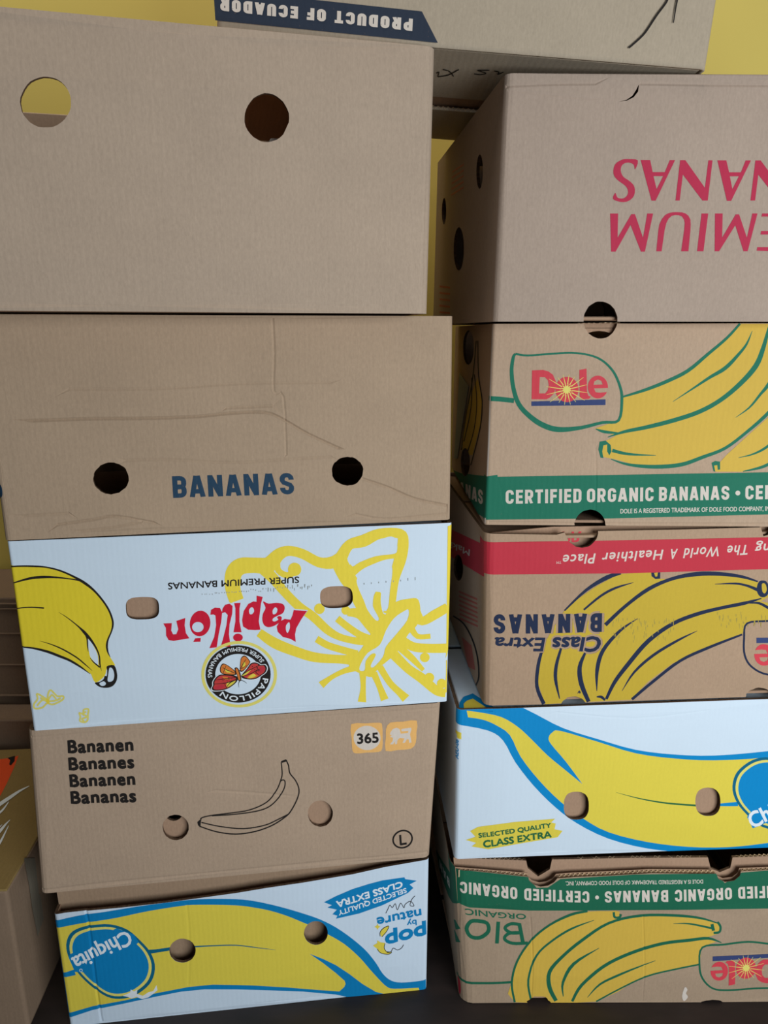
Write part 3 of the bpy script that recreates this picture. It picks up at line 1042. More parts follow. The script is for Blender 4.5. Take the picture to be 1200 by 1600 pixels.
b.lay('banana_drawing', 'ink', Ee([52, 520, 47, 545, 46, 566, 33, 558, 29, 540]))
b.lay('letter_mark', 'ink', [ellipse(300 + 1096 * .3, 1120 + 633 * .3, 16.4, 14.8, 36, rot=-.3), ellipse(300 + 1096 * .3, 1120 + 633 * .3, 13.8, 12.2, 36, rot=-.3)[::-1]])
b.crease(fr(0, 1080, .6, [560, 255, 660, 262, 740, 270]), .003, .0006)
b.crease([(64, 1392), (250, 1371), (450, 1352), (668, 1331)], .003, .0008)
b.crease([(48, 1152), (260, 1136), (480, 1121), (688, 1106)], .0025, .0005)
b.build(liner={'holes': [ellipse(270, 1271, 16, 17, 20)]})

# ==== fifth: white carton with big banana, upside down =================================
tp = [(84, 1429), (102, 1425), (135, 1421), (190, 1416), (257, 1409), (320, 1401), (370, 1394), (416, 1386), (473, 1378), (551, 1366), (602, 1355), (671, 1339)]
b = Carton('pop_print_carton', 'upside-down white carton with yellow banana and blue oval, lowest of the left stack', lcorner(0.070, 0.869, 6.6), 6.6, ZL[0],
           [(84, 1429), (671, 1339), (667, 1547), (108, 1605)], zmax=ZL[1], mat='white_dull', r=0.006, seed=5, top=tp, bulge=0.002)
b.hole(ellipse(285.5, 1483.5, 20.5, 18.8, 34, jag=0.01, seed=10))
b.hole(ellipse(493.5, 1454.5, 18.5, 18.5, 34, jag=0.01, seed=11))
Ff = lambda p: fr(70, 1370, .25, p)
Gg = lambda p: fr(370, 1330, 310 / 1200, p)
kg = 310 / 1200
b.lay('banana_outline', 'blue_b', catmull(Ff([55, 277, 150, 250, 260, 225, 400, 205, 600, 175, 800, 150, 960, 135, 1195, 133]) + Gg([100, 292, 200, 310, 300, 335, 400, 365, 500, 400, 600, 450, 700, 520, 780, 590, 840, 665, 880, 730, 920, 770, 970, 790, 1050, 790, 1145, 778]), False, 3)
      + Gg([1148, 842, 1110, 855, 1000, 870, 900, 885, 780, 905, 700, 893, 600, 870, 400, 848, 200, 835, 0, 828]) + Ff([1000, 695, 850, 710, 700, 740, 500, 785, 300, 830, 150, 882, 140, 850]))
b.lay('banana_print', 'yellow_c', catmull(Ff([70, 320, 150, 300, 280, 272, 450, 245, 650, 205, 850, 175, 960, 168, 1195, 170]) + Gg([100, 330, 200, 348, 300, 378, 380, 410, 450, 440, 550, 490, 650, 550, 740, 630, 800, 700, 860, 770, 905, 815, 950, 830, 1100, 825]), False, 3)
      + Gg([1107, 852, 1020, 865, 900, 865, 840, 850, 760, 800, 680, 735, 600, 680, 520, 640, 440, 608, 520, 665, 600, 730, 652, 780, 658, 800, 650, 820, 620, 850, 500, 840, 300, 818, 100, 803, 0, 800]) + Ff([1050, 665, 900, 680, 700, 718, 500, 765, 300, 805, 150, 852, 130, 700]))
b.lay('banana_outline', 'blue_b', st_(Ff, .25, [100, 620, 190, 592], [26, 36]))
b.lay('banana_outline', 'blue_dark', st_(Ff, .25, [650, 460, 700, 455, 785, 442], [26, 22, 20]))
b.lay('banana_outline', 'blue_dark', stroke(Ff([935, 430, 1060, 424, 1200, 420]) + Gg([120, 573, 235, 585]), [2.2, 1.8, 1.6, 1.3, .4]))
oval = [415, 285, 520, 320, 600, 390, 660, 460, 690, 540, 680, 620, 640, 680, 560, 735, 470, 755, 390, 740, 310, 690, 240, 630, 190, 570, 150, 500, 135, 420, 160, 350, 220, 310, 310, 288]
ov = blob(Ff(oval), 3)
oc = Ff([412, 520])[0]
b.lay('oval_logo', 'blue_dark', ov)
b.lay('oval_logo', 'yellow_pale', scaled(ov, .925, oc))
b.lay('oval_logo', 'blue_b', scaled(ov, .86, oc))
b.lay('oval_logo', 'blue_b', Ff([450, 250 + 60, 560, 350, 590, 400, 530, 450, 240, 590, 190, 590, 150, 500, 160, 480]))
b.lay('oval_logo/lettering', 'white_ink', text('Chiquita', *Ff([515, 322, 166, 505, 557, 404, 208, 585]), bold=.75))
b.lay('oval_logo', 'white_ink', [ellipse(*Ff([228, 579])[0], 2.6, 2.6, 14), ellipse(*Ff([228, 579])[0], 1.8, 1.8, 14)[::-1]])
b.lay('splash_print', 'white_ink', Ff([490, 735, 535, 715, 540, 695, 560, 708, 580, 695, 578, 722, 615, 735, 650, 712, 680, 705, 700, 668, 706, 700, 680, 722, 650, 745, 610, 757, 575, 742, 545, 752, 520, 742]))
b.lay('quality_mark', 'blue_b', Gg([527, 300, 600, 265, 700, 225, 800, 195, 880, 175, 1015, 157, 1018, 168, 1088, 178, 1045, 200, 1068, 220, 1035, 250, 880, 320, 740, 368, 600, 398, 608, 380, 578, 372, 605, 345, 548, 332, 575, 318]))
b.lay('quality_mark/lettering|a', 'white_ink', text('CLASS EXTRA', *Gg([998, 181, 600, 296, 1003, 214, 608, 334]), bold=.55))
b.lay('quality_mark/lettering|b', 'white_ink', text('SELECTED QUALITY', *Gg([1022, 220, 612, 352, 1028, 246, 618, 380]), bold=.28))
b.lay('pop_lettering|pop', 'blue_b', text('pop', *Gg([1140, 448, 898, 497, 1144, 530, 903, 580]), bold=1.5))
b.lay('pop_lettering|by', 'blue_b', text('by', *Gg([1085, 412, 1028, 420, 1088, 445, 1030, 455]), bold=.35))
b.lay('pop_lettering|nature', 'blue_b', text('nature', *Gg([1112, 347, 845, 395, 1117, 402, 852, 450]), bold=.7))
b.lay('signature', 'ink', st_(Gg, kg, [1078, 268, 1058, 290, 1048, 325, 1072, 328, 1050, 300, 1018, 318, 1010, 338, 990, 310, 970, 350, 958, 312, 940, 335, 925, 320, 912, 345, 900, 368], 4))
b.lay('burst_print', 'yellow_c', Gg([822, 560, 848, 545, 848, 528, 868, 540, 895, 545, 890, 575, 905, 597, 935, 602, 912, 614, 868, 604, 848, 580]))
b.lay('burst_print', 'yellow_c', blob(Gg([875, 508, 866, 482, 885, 458, 918, 444, 905, 475, 885, 500]), 3))
b.lay('burst_print', 'yellow_c', Gg([830, 448, 845, 440, 850, 428, 856, 442, 868, 446, 856, 454, 850, 466, 844, 454]))
for p in ([905, 602, 930, 600, 945, 578, 970, 590, 995, 580, 1008, 560], [866, 505, 866, 480, 886, 456, 918, 444, 905, 475, 876, 508], [895, 548, 890, 575, 905, 597, 935, 602, 912, 614, 868, 604, 848, 580]):
    b.lay('burst_print', 'ink', st_(Gg, kg, p, 4))
b.crease([(135, 1421), (141, 1450), (150, 1530), (159, 1597)], .003, .0011)
b.crease(Ff([890, 170, 905, 370, 900, 660]), .003, .0004)
b.build(top_panel=False)
b.liner({'lim': ZL[1] - 0.0015, 'top': [(80, 1398), (250, 1378), (450, 1357), (669, 1335)]}, 0.018, 'kraft_i')
# board tops under the tray above
slab('top_flap', [(0.02, 0.02, ZL[1] - 0.008), (0.52, 0.02, ZL[1] - 0.008), (0.52, 0.36, ZL[1] - 0.008), (0.02, 0.36, ZL[1] - 0.008)], 0.004, M['kraft_in'], b.root)

# ==== right stack, top: red lettering ==================================================
b = Carton('red_lettered_carton', 'brown carton with large upside-down red lettering, topmost of the right stack', (0.127, 0.827), 0.9, ZR[4],
           [(789, 113), None, None, (770, 505)], zmax=ZR[5], mat='kraft_d', r=0.009, seed=6, phiL=85, bulge=0.0015, right=(0.2535, 0.0))
Ll = lambda p: fr(940, 230, .2166667, p)
for o, h in [([275, 97, 343, 97, 362, 183, 450, 183, 485, 97, 523, 97, 385, 388, 355, 388], [368, 212, 438, 212, 392, 305]),
             ([560, 97, 598, 97, 740, 295, 765, 97, 795, 97, 760, 387, 722, 387, 580, 200, 558, 387, 528, 387], None),
             ([830, 97, 895, 97, 915, 183, 1000, 183, 1035, 97, 1073, 97, 928, 390, 898, 390], [920, 212, 985, 212, 938, 305]),
             ([1105, 97, 1143, 97, 1285, 295, 1310, 97, 1340, 97, 1305, 387, 1267, 387, 1125, 200, 1100, 387, 1067, 387], None),
             ([1380, 97, 1445, 97, 1465, 183, 1550, 183, 1585, 97, 1623, 97, 1478, 390, 1448, 390], [1470, 212, 1535, 212, 1488, 305]),
             ([58, 480, 115, 480, 112, 655, 210, 485, 237, 485, 295, 655, 325, 480, 367, 480, 308, 755, 280, 755, 205, 562, 97, 755, 65, 755], None),
             ([715, 480, 763, 480, 728, 752, 682, 752], None),
             ([812, 480, 867, 480, 862, 655, 960, 487, 985, 487, 1040, 655, 1080, 480, 1117, 480, 1045, 752, 1015, 752, 957, 565, 840, 752, 808, 752], None),
             ([1150, 480, 1290, 480, 1250, 752, 1110, 748, 1115, 722, 1215, 722, 1225, 632, 1138, 632, 1142, 607, 1228, 607, 1238, 503, 1145, 503], None)]:
    b.lay('red_lettering', 'crimson', Ll(o))
    if h:
        b.lay('red_lettering', None, Ll(h))
b.lay('red_lettering', 'crimson', blob(Ll([255, 100, 235, 165, 225, 130, 185, 115, 145, 130, 132, 170, 150, 215, 200, 250, 232, 290, 230, 350, 190, 390, 135, 397, 78, 375, 95, 332, 110, 365, 150, 372, 180, 350, 185, 315, 165, 280, 110, 240, 80, 195, 90, 130, 140, 95, 190, 90]), 3))
b.lay('red_lettering', 'crimson', Ll([390, 752, 405, 600, 412, 560, 430, 520, 455, 490, 480, 477, 510, 471, 540, 470, 575, 472, 600, 480, 622, 497, 635, 525, 637, 560, 635, 600, 620, 752, 568, 752, 590, 600, 594, 550, 590, 525, 575, 502, 550, 492, 525, 491, 500, 498, 478, 518, 462, 550, 450, 600, 428, 752]))
b.lay('red_lettering', 'crimson', text('B', *Ll([1860, 97, 1660, 97, 1820, 388, 1620, 388]), bold=2))
b.lay('red_lettering', 'crimson', text('PR', *Ll([1740, 480, 1320, 480, 1700, 752, 1290, 752]), bold=2))
# faint address lines on the left side
for i in range(5):
    y = 255 + i * 9
    b.lay('side_lettering', 'faint_red', [(706 - i * .3, y + 12), (724, y), (724, y + 3), (706 - i * .3, y + 15)], side=True)
for i in range(5):
    y = 446 + i * 10
    b.lay('side_lettering|low', 'faint_red', [(688, y), (704, y + 2), (704, y + 5), (688, y + 3)], side=True)
b.hole(ellipse(749, 268, 5.2, 27, 26), side=True)
b.hole(ellipse(693.5, 330, 3.4, 21, 22), side=True)
b.hole(ellipse(717, 389, 8, 34, 26), side=True)
b.hole(ellipse(938, 500, 26.5, 29, 40, jag=.012, seed=12))
b.hole(ellipse(1288, 500, 26.5, 29, 40, jag=.012, seed=12))
# half-cut round tab near the top
tab = [(999 - 1.2, 132), (996, 144), (989, 153), (978, 158.5), (966, 160), (978, 156.8), (987, 150.5), (992.5, 142)]
b.hole(tab)
b.crease([(790, 134), (860, 131.5), (930, 131)], .0022, .0012)
b.crease([(1000, 131), (1100, 132), (1240, 133)], .0022, .0012)
b.crease([(795, 141), (870, 150), (925, 155)], .002, .0003)
b.build(back=True)
# tray walls seen through the hand hole between this box and the next
b.liner({'top': None, 'holes': [ellipse(938, 487, 30, 34, 26), ellipse(1288, 487, 30, 34, 26)]}, 0.05, 'kraft_in', 'inner_tray')

# ==== right 2: green band, leaf, bananas ===============================================
def sun_logo(c, fn, kk, flip, bar_mat='navy_c'):
    """four red letters over a bar, the second one a rising sun; fn maps logo units to the picture"""
    c.lay('sun_logo', 'dole_red', [fn([120, 230, 170, 228, 195, 235, 215, 250, 232, 290, 220, 335, 200, 355, 185, 362, 118, 362])])
    c.lay('sun_logo', None, fn([155, 260, 178, 261, 192, 275, 196, 298, 192, 320, 180, 335, 152, 335]))
    c.lay('sun_logo', 'dole_red', fn([335, 228, 368, 222, 370, 325, 376, 345, 388, 350, 380, 360, 350, 362, 337, 350]))
    e = [(420 + 46 * math.cos(a), 306 + 52 * math.sin(a)) for a in np.linspace(0, 2 * math.pi, 30)[:-1]]
    c.lay('sun_logo', 'dole_red', fn([v for p in e for v in p]))
    c.lay('sun_logo', None, fn([400, 296, 404, 280, 420, 272, 436, 278, 442, 294]))
    c.lay('sun_logo', None, fn([402, 312, 470, 310, 468, 328, 432, 332, 410, 330]))
    c.lay('sun_logo', bar_mat, fn([117, 372, 455, 362, 455, 388, 117, 393]))
    e = [(279 + 53 * math.cos(a), 317 + 58 * math.sin(a)) for a in np.linspace(0, 2 * math.pi, 30)[:-1]]
    c.lay('sun_logo', 'dole_red', fn([v for p in e for v in p]))
    burst = []
    for i in range(24):
        a = 2 * math.pi * i / 24
        r_ = 29 if i % 2 else 15
        burst += [278 + r_ * math.cos(a), 318 + r_ * math.sin(a)]
    c.lay('sun_logo', 'yellow_pale', fn(burst))
    for i in range(16):
        a = 2 * math.pi * i / 16 + .15
        r2 = 95 if abs(math.cos(a)) > .7 else 70
        c.lay('sun_logo', 'yellow_pale', stroke(fn([278 + 25 * math.cos(a), 318 + 25 * math.sin(a), 278 + r2 * math.cos(a), 318 + r2 * math.sin(a)]), [1.5 * kk, .5 * kk]))


b = Carton('leaf_logo_carton', 'brown carton with green leaf frame, yellow bananas and green lettered band, under the red lettering', (0.132, 0.879), -1.2, ZR[3],
           [(770, 506), None, None, (757, 820)], zmax=ZR[4], mat='kraft_e', r=0.004, seed=7, phiL=88, right=(0.2545, -0.002), bulge=0.0018)
kh = 410 / 1200
Hh = lambda p: fr(790, 500, kh, p)


def SH(p, w): return st_(Hh, kh, p, w)


b.lay('banana_print', 'mustard', Hh([530, 355, 640, 320, 740, 280, 830, 235, 920, 160, 1010, 85, 1070, 17, 1560, 17, 1560, 300, 1330, 290, 1200, 410, 1100, 505, 1000, 580, 900, 630, 800, 660, 700, 672, 600, 664, 500, 636, 445, 625, 430, 580, 440, 560, 500, 530, 440, 505, 405, 495, 515, 458, 530, 400]))
b.lay('banana_print', 'mustard', Hh([952, 692, 942, 652, 975, 650, 1010, 612, 1100, 530, 1200, 440, 1300, 330, 1560, 250, 1560, 560, 1300, 600, 1200, 655, 1150, 680, 1090, 692]))
for p, w in [([530, 352, 640, 318, 740, 278, 830, 232, 920, 158, 1010, 83, 1072, 17], [8, 14, 16, 16, 14, 12, 10]), ([762, 373, 850, 315, 930, 262, 1000, 220, 1060, 160, 1100, 110, 1127, 50], [2, 8, 14, 18, 14, 10, 2]),
             ([465, 535, 540, 510, 640, 490, 760, 460, 880, 420, 980, 365, 1070, 290, 1140, 210, 1175, 130, 1205, 30], [3, 14, 18, 20, 20, 20, 22, 24, 20, 12]), ([410, 497, 450, 510, 520, 517], [4, 14, 6]),
             ([480, 635, 560, 660, 680, 670, 800, 660, 900, 625, 1000, 585, 1100, 510, 1200, 420, 1300, 300, 1350, 150], [4, 12, 18, 18, 16, 14, 14, 16, 14, 10]), ([485, 595, 560, 612, 685, 618], [16, 12, 2]),
             ([1048, 445, 1110, 400, 1160, 340, 1200, 290, 1260, 180], [2, 8, 12, 16, 6]), ([1060, 628, 1130, 610, 1200, 570, 1290, 480], [2, 8, 12, 6]), ([1080, 690, 1150, 675, 1200, 655, 1300, 600, 1400, 500], [4, 12, 14, 14, 10])]:
    b.lay('banana_outline', 'green', SH(p, w))
b.lay('banana_outline', 'green', Hh([432, 628, 422, 590, 428, 555, 455, 550, 478, 570, 482, 600, 472, 618, 462, 600, 462, 568, 445, 572, 440, 600, 445, 630]))
b.lay('banana_outline', 'green', Hh([938, 652, 955, 643, 977, 646, 977, 682, 966, 684, 964, 662, 950, 664, 955, 692, 947, 690]))
lf = [45, 155, 100, 162, 200, 155, 300, 150, 380, 160, 440, 185, 490, 235, 520, 300, 530, 360, 515, 458, 440, 468, 340, 492, 240, 500, 170, 480, 110, 440, 60, 385, 35, 310, 27, 230, 35, 170, 45, 155]
b.lay('leaf_frame', None, Hh(lf[:-2]))
b.lay('leaf_frame', 'green', SH(lf, [10, 9, 9, 9, 9, 10, 11, 12, 13, 12, 13, 17, 24, 25, 23, 21, 19, 17, 14, 10]))
b.lay('leaf_frame', 'green', stroke([(758, 622.5), (780, 623.5), (803, 626)], 7.6))
sun_logo(b, Hh, 1.0, False)
b.lay('green_band', 'green', [(740, 745), (764, 745), (1200, 737), (1470, 732), (1470, 796), (1200, 803), (948, 810), (758, 812), (735, 812)])


def band(p0, p1, h0, h1): return (p0, p1, h0, h1)


for s_, x0, x1 in (('CERTIFIED', 790, 908), ('ORGANIC', 916.5, 1020.5), ('BANANAS', 1029, 1138), ('CERTIFIED', 1162.6, 1282)):
    yb = lambda x: 787.3 - (x - 790) * .0205
    b.lay('band_lettering|%d' % x0, 'pale', block(s_, (x0, yb(x0)), (x1, yb(x1)), (x0, yb(x0) - 21.8), (x1, yb(x1) - 21.8), T=.20, gap=.15))
for x, y in ((779, 776.5), (1151, 769.5)):
    b.lay('band_lettering', 'pale', ellipse(x, y, 3.8, 3.8, 16))
b.lay('small_lettering', 'pale', text('DOLE IS A REGISTERED TRADEMARK OF DOLE FOOD COMPANY, INC.', (969, 802), (1208, 797), (969, 795), (1208, 790), bold=.18))
b.lay('torn_edge', 'pale', stroke([(768.5, 508), (766, 600), (763, 700), (757.5, 818)], [2.6, 2.2, 3.2, 2.4]))
# left side: band, words, bananas, tape
b.lay('green_band', 'green', [(705, 733), (720, 739), (763, 744.5), (763, 812), (703, 777)], side=True)
b.lay('band_lettering', 'pale', block('BANANAS', (690, 756), (755, 789), (690, 741), (755, 766)), side=True)
X5 = lambda p: fr(660, 480, .2625, p)
b.lay('banana_print', 'mustard', X5([330, 420, 356, 560, 345, 700, 300, 880, 240, 880, 250, 700, 290, 520]), side=True)
for p in ([330, 200, 335, 400, 357, 560, 345, 720, 290, 940], [310, 400, 325, 560, 310, 720, 265, 880], [295, 420, 290, 600, 250, 800], [320, 200, 300, 420, 260, 650, 235, 850]):
    b.lay('banana_outline', 'ink', st_(X5, .2625, p, 6), side=True)
b.hole(ellipse(731.5, 543, 8.5, 27, 24), side=True)
b.hole(ellipse(727.5, 722, 7.0, 22, 24), side=True)
b.hole(ellipse(938, 500, 26.5, 29, 40, jag=.012, seed=12))
b.hole(ellipse(1288, 500, 26.5, 29, 40, jag=.012, seed=12))
b.hole(ellipse(922, 822, 24.5, 26, 36, jag=.015, seed=13))
b.hole(ellipse(1232, 820, 24, 26, 36, jag=.015, seed=13))
b.crease([(930, 700), (931, 760), (930, 800)], .002, .0004)
b.crease([(765, 816), (1000, 818), (1200, 818)], .002, .0009)
b.build(liner={'lim': ZR[4] - ZR[3] - .001, 'top': [(778, 507), (900, 504), (1000, 503.5), (1440, 500)], 'holes': [ellipse(922, 816, 28, 30, 20), ellipse(938, 535, 30, 18, 20)]}, liner_depth=0.006)
b.fluting([(905, 504.5), (972, 503.5)], 0.0064, 0.003)
b.fluting([(905, 508.5), (972, 507.5)], 0.014, 0.003)
t0 = X5([225, 390, 280, 470, 215, 900, 195, 900])
q_ = [b.st_left(*p) for p in t0]
uv_ = [tuple(p) for p in q_]
mesh_obj('tape_strip', [b.place(p[0], p[1], 0.0012) for p in q_] + [b.place(p[0], p[1], 0.0018) for p in q_], [(0, 1, 2, 3), (7, 6, 5, 4), (0, 4, 5, 1), (1, 5, 6, 2), (2, 6, 7, 3), (3, 7, 4, 0)], [M['grey_ink']], b.root)

# ==== right 3: red band ================================================================
b = Carton('red_band_carton', 'brown carton with red slogan band and navy-outlined bananas, upside down', (0.131, 0.853), 3.6, ZR[2],
           [(757, 832), None, None, (756, 1106)], zmax=ZR[3], mat='kraft_f', r=0.012, seed=8, phiL=90, right=(0.240, 0.0), bulge=0.0018,
           top=[(757, 834), (870, 836), (884, 832), (935, 830), (1060, 827.5), (1189, 824), (1193, 838), (1200, 836), (1215, 822), (1300, 820), (1460, 818)])
Ii = lambda p: fr(750, 820, .375, p)


def SI(p, w): return st_(Ii, .375, p, w)


b.lay('banana_print', 'mustard_b', Ii([575, 203, 480, 255, 400, 310, 350, 355, 300, 430, 262, 500, 240, 590, 240, 660, 270, 745, 625, 728, 700, 650, 800, 575, 950, 505, 1090, 455, 1098, 430, 1112, 408, 1200, 400, 1300, 380, 1240, 330, 1165, 318, 1200, 298, 1196, 245, 1150, 235, 1060, 210, 950, 200, 850, 208, 790, 225, 745, 222, 715, 194]))
for p, w in [([585, 201, 530, 216, 440, 270, 350, 355], [8, 18, 12, 6]), ([430, 352, 500, 295, 560, 262, 637, 238], [8, 10, 10, 2]), ([520, 415, 600, 340, 700, 265, 800, 222, 900, 203, 1000, 203, 1090, 215, 1155, 235], [16, 14, 16, 14, 18, 16, 12, 6]),
             ([975, 245, 1060, 243, 1110, 252, 1155, 270], [2, 8, 10, 14]), ([525, 725, 560, 650, 620, 570, 700, 480, 800, 410, 900, 370, 1000, 345, 1100, 325, 1170, 305], [12, 16, 18, 18, 16, 16, 14, 14, 4]), ([1120, 325, 1160, 325, 1200, 345], [4, 10, 12]),
             ([590, 690, 640, 610, 720, 540, 820, 480, 902, 440], [2, 10, 12, 10, 2]), ([655, 388, 580, 440, 510, 520, 485, 600, 485, 690], [2, 12, 16, 16, 3]), ([632, 726, 720, 650, 830, 565, 950, 510, 1090, 455], [12, 12, 12, 12, 8]),
             ([262, 500, 240, 580, 235, 670, 265, 744], [10, 14, 14, 16]), ([335, 510, 315, 580, 312, 640, 330, 722], [10, 14, 14, 4]), ([435, 530, 412, 590, 420, 660, 452, 736], [10, 18, 20, 16]), ([485, 715, 505, 716, 520, 730], [5, 12, 8]), ([415, 700, 412, 690, 405, 700], [6, 6, 3])]:
    b.lay('banana_outline', 'navy_b', SI(p, w))
b.lay('banana_outline', 'navy_b', blob(Ii([1160, 235, 1190, 234, 1202, 265, 1192, 295, 1165, 298, 1150, 270]), 3))
b.lay('banana_outline', 'mustard_b', blob(Ii([1172, 245, 1186, 245, 1192, 268, 1184, 284, 1174, 276]), 3))
b.lay('banana_outline', 'navy_b', Ii([710, 195, 748, 193, 748, 222, 728, 224, 712, 212]))
b.lay('banana_outline', 'mustard_b', Ii([722, 198, 738, 196, 736, 212, 728, 214]))
b.lay('leaf_frame', None, Ii([1112, 408, 1098, 470, 1100, 540, 1130, 590, 1200, 620, 1400, 600, 1560, 480, 1500, 400, 1300, 385]))
b.lay('leaf_frame', 'navy_b', SI([1400, 388, 1300, 388, 1200, 398, 1110, 409, 1098, 470, 1100, 540, 1130, 590, 1200, 622, 1330, 620, 1440, 590], 8))
sun_logo(b, lambda p: [(750 + .375 * (1540 - (x - 0) * .86), 820 + .375 * (802 - y * .86)) for x, y in zip(p[::2], p[1::2])], .8, True)
for i in range(90):
    x = rnd.uniform(550, 810); y = 385 + rnd.random() ** 1.4 * 95
    if i > 55: x = rnd.uniform(980, 1190); y = rnd.uniform(360, 420)
    b.lay('stamp_print', 'stamp', Ii([x, y, x + 3, y, x + 3, y + rnd.uniform(8, 26), x, y + 10]))
for T_, m_, h_ in ((.22, None, .22), (.22, 'navy_b', 0)):
    b.lay('lettering', m_, block('BANANAS', *Ii([507, 366, 57, 372, 505, 444, 57, 453]), T=T_, gap=.2, halo=h_))
b.lay('extra_lettering', None, text('Class', *Ii([505, 464, 305, 468, 492, 524, 296, 522]), bold=4.0))
b.lay('extra_lettering', None, text('Extra', *Ii([268, 468, 64, 470, 258, 522, 54, 516]), bold=3.6))
b.lay('extra_lettering', 'navy_b', text('Class', *Ii([505, 464, 305, 468, 492, 524, 296, 522]), bold=1.1))
b.lay('extra_lettering', 'navy_b', text('Extra', *Ii([268, 468, 64, 470, 258, 522, 54, 516]), bold=.9))
b.lay('lettering', 'mustard_b', Ii([276, 470, 290, 468, 278, 530, 262, 532]))
b.lay('red_band', 'red_b', Ii([-60, 74, 5, 74, 600, 64, 1190, 52, 1900, 36, 1900, 165, 1200, 183, 600, 200, 5, 208, -60, 208]))
for s_, x0, x1 in (('Place', 480, 348), ('Healthier', 762, 512), ('A', 822, 795), ('World', 1000, 853), ('The', 1120, 1032), ('Making', 1345, 1150)):
    yb = lambda x: 126 - (x - 340) * .056
    b.lay('band_lettering|%d' % x0, 'pale', text(s_, *Ii([x0, yb(x0), x1, yb(x1), x0 - 9, yb(x0) + 40, x1 - 9, yb(x1) + 40]), bold=.35, space=1.12))
b.lay('band_lettering', 'pale', text('TM', *Ii([338, 150, 318, 151, 337, 160, 317, 161])))
b.hole(ellipse(909, 829, 26, 26.5, 36, jag=.02, seed=14))
b.hole(ellipse(896, 1104, 20, 17, 30, jag=.04, seed=15))
b.hole(ellipse(1187, 1092, 22, 18, 30, jag=.04, seed=16))
# left side
b.lay('red_band', 'red_b', [(700, 822), (712, 829), (757, 849), (757, 900), (724, 881), (702, 868)], side=True)
b.lay('band_lettering', 'pale', text('Making', (736, 858), (690, 840), (735, 868), (689, 850), bold=.2), side=True)
X6 = lambda p: fr(660, 860, .2625, p)
for i in range(7):
    b.lay('side_lettering', 'faint_red', X6([215, 240 + i * 27, 328, 285 + i * 27, 328, 297 + i * 27, 215, 252 + i * 27]), side=True)
b.lay('leaf_frame', 'ink', st_(X6, .2625, [175, 395, 240, 440, 290, 530, 320, 640, 325, 760, 300, 820], 9), side=True)
b.lay('side_logo', 'faint_red', X6([225, 520, 285, 570, 305, 720, 260, 700]), side=True)
b.hole(ellipse(716.5, 887, 7.6, 20.5, 24), side=True)
b.build()
pr = [('red_lettering', 'dole_red', text('PR', (885, 836), (915, 836), (885, 853), (915, 852), bold=.5))]
b.liner({'lim': ZR[3] - ZR[2] - .001, 'top': [(768, 838), (870, 822), (1000, 822), (1200, 818), (1450, 815)], 'holes': [ellipse(900, 1100, 30, 24, 20), ellipse(1187, 1092, 30, 24, 20)]}, 0.016, 'kraft_in', art=pr)

# ==== right 4: white carton with big banana ===========================================
b = Carton('blue_banana_print_carton', 'white carton with yellow banana outlined in blue, upright, in the right stack', (0.101, 0.850), 3.2, ZR[1],
           [(714, 1109), None, None, (710, 1342)], zmax=ZR[2], mat='white', r=0.007, seed=9, phiL=90, right=(0.2455, 0.0), bulge=0.0018)
kj = .4166667
Jj = lambda p: fr(700, 1080, kj, p)
b.lay('banana_outline', 'blue', Jj([20, 66, 38, 64, 130, 62, 280, 60]) + catmull(Jj([285, 63, 330, 85, 430, 135, 560, 175, 700, 215, 850, 235, 1000, 240, 1200, 222, 1390, 195]), False, 3)
      + catmull(Jj([1390, 560, 1200, 590, 1050, 605, 900, 605, 750, 590, 600, 550, 480, 490, 400, 430, 320, 350, 250, 260, 205, 180, 150, 145, 38, 125, 20, 122]), False, 3))
b.lay('banana_print', 'yellow_c', catmull(Jj([70, 72, 130, 80, 200, 95, 260, 130, 310, 175, 370, 235, 430, 285, 500, 342]), False, 3) + catmull(Jj([500, 341, 440, 260, 385, 195, 375, 170, 390, 150, 420, 145, 560, 185, 700, 228, 850, 250, 1000, 258, 1200, 245, 1390, 215]), False, 3)
      + catmull(Jj([1390, 540, 1200, 568, 1050, 583, 900, 583, 750, 565, 600, 525, 500, 470, 420, 410, 340, 330, 270, 240, 230, 160, 180, 125, 130, 105, 75, 97]), False, 3))
b.lay('banana_outline', 'green_txt', st_(Jj, kj, [628, 375, 720, 400, 820, 418, 930, 427], [1, 4, 6, 7]))
b.lay('banana_outline', 'blue', st_(Jj, kj, [1015, 424, 1050, 422, 1085, 420], [9, 13, 16]))
oc = (1208, 1239)
ov2 = [(oc[0] - (x - 173.5) * .93, oc[1] - (y - 1500) * .97) for x, y in ov]
b.lay('oval_logo', 'blue_dark', ov2)
b.lay('oval_logo', 'yellow_pale', scaled(ov2, .925, oc))
b.lay('oval_logo', 'blue', scaled(ov2, .86, oc))
M1 = lambda p: fr(1080, 1160, .1, p)
b.lay('oval_logo', 'blue', M1([860, 1150, 950, 1330, 1060, 1290, 1930, 860, 1850, 640, 900, 1090]))
b.lay('oval_logo/lettering', 'white_ink', text('Chiquita', *M1([955, 1335, 1860, 850, 850, 1125, 1755, 640]), bold=.9))
b.lay('quality_mark', 'yellow_c', Jj([66, 556, 102, 543, 82, 522, 112, 505, 180, 494, 250, 485, 400, 474, 385, 488, 402, 492, 398, 514, 428, 520, 410, 545, 280, 567, 150, 590, 88, 580, 105, 566]))
b.lay('quality_mark/lettering|b', 'green_txt', text('SELECTED QUALITY', *Jj([115, 546, 385, 507, 113, 530, 383, 490]), bold=.55))
b.lay('quality_mark/lettering|a', 'green_txt', text('CLASS EXTRA', *Jj([133, 583, 387, 545, 131, 558, 385, 521]), bold=.8))
b.lay('code_lettering', 'blue', text('AEU-06', *Jj([40, 256, 40, 185, 24, 257, 24, 184]), bold=.3))
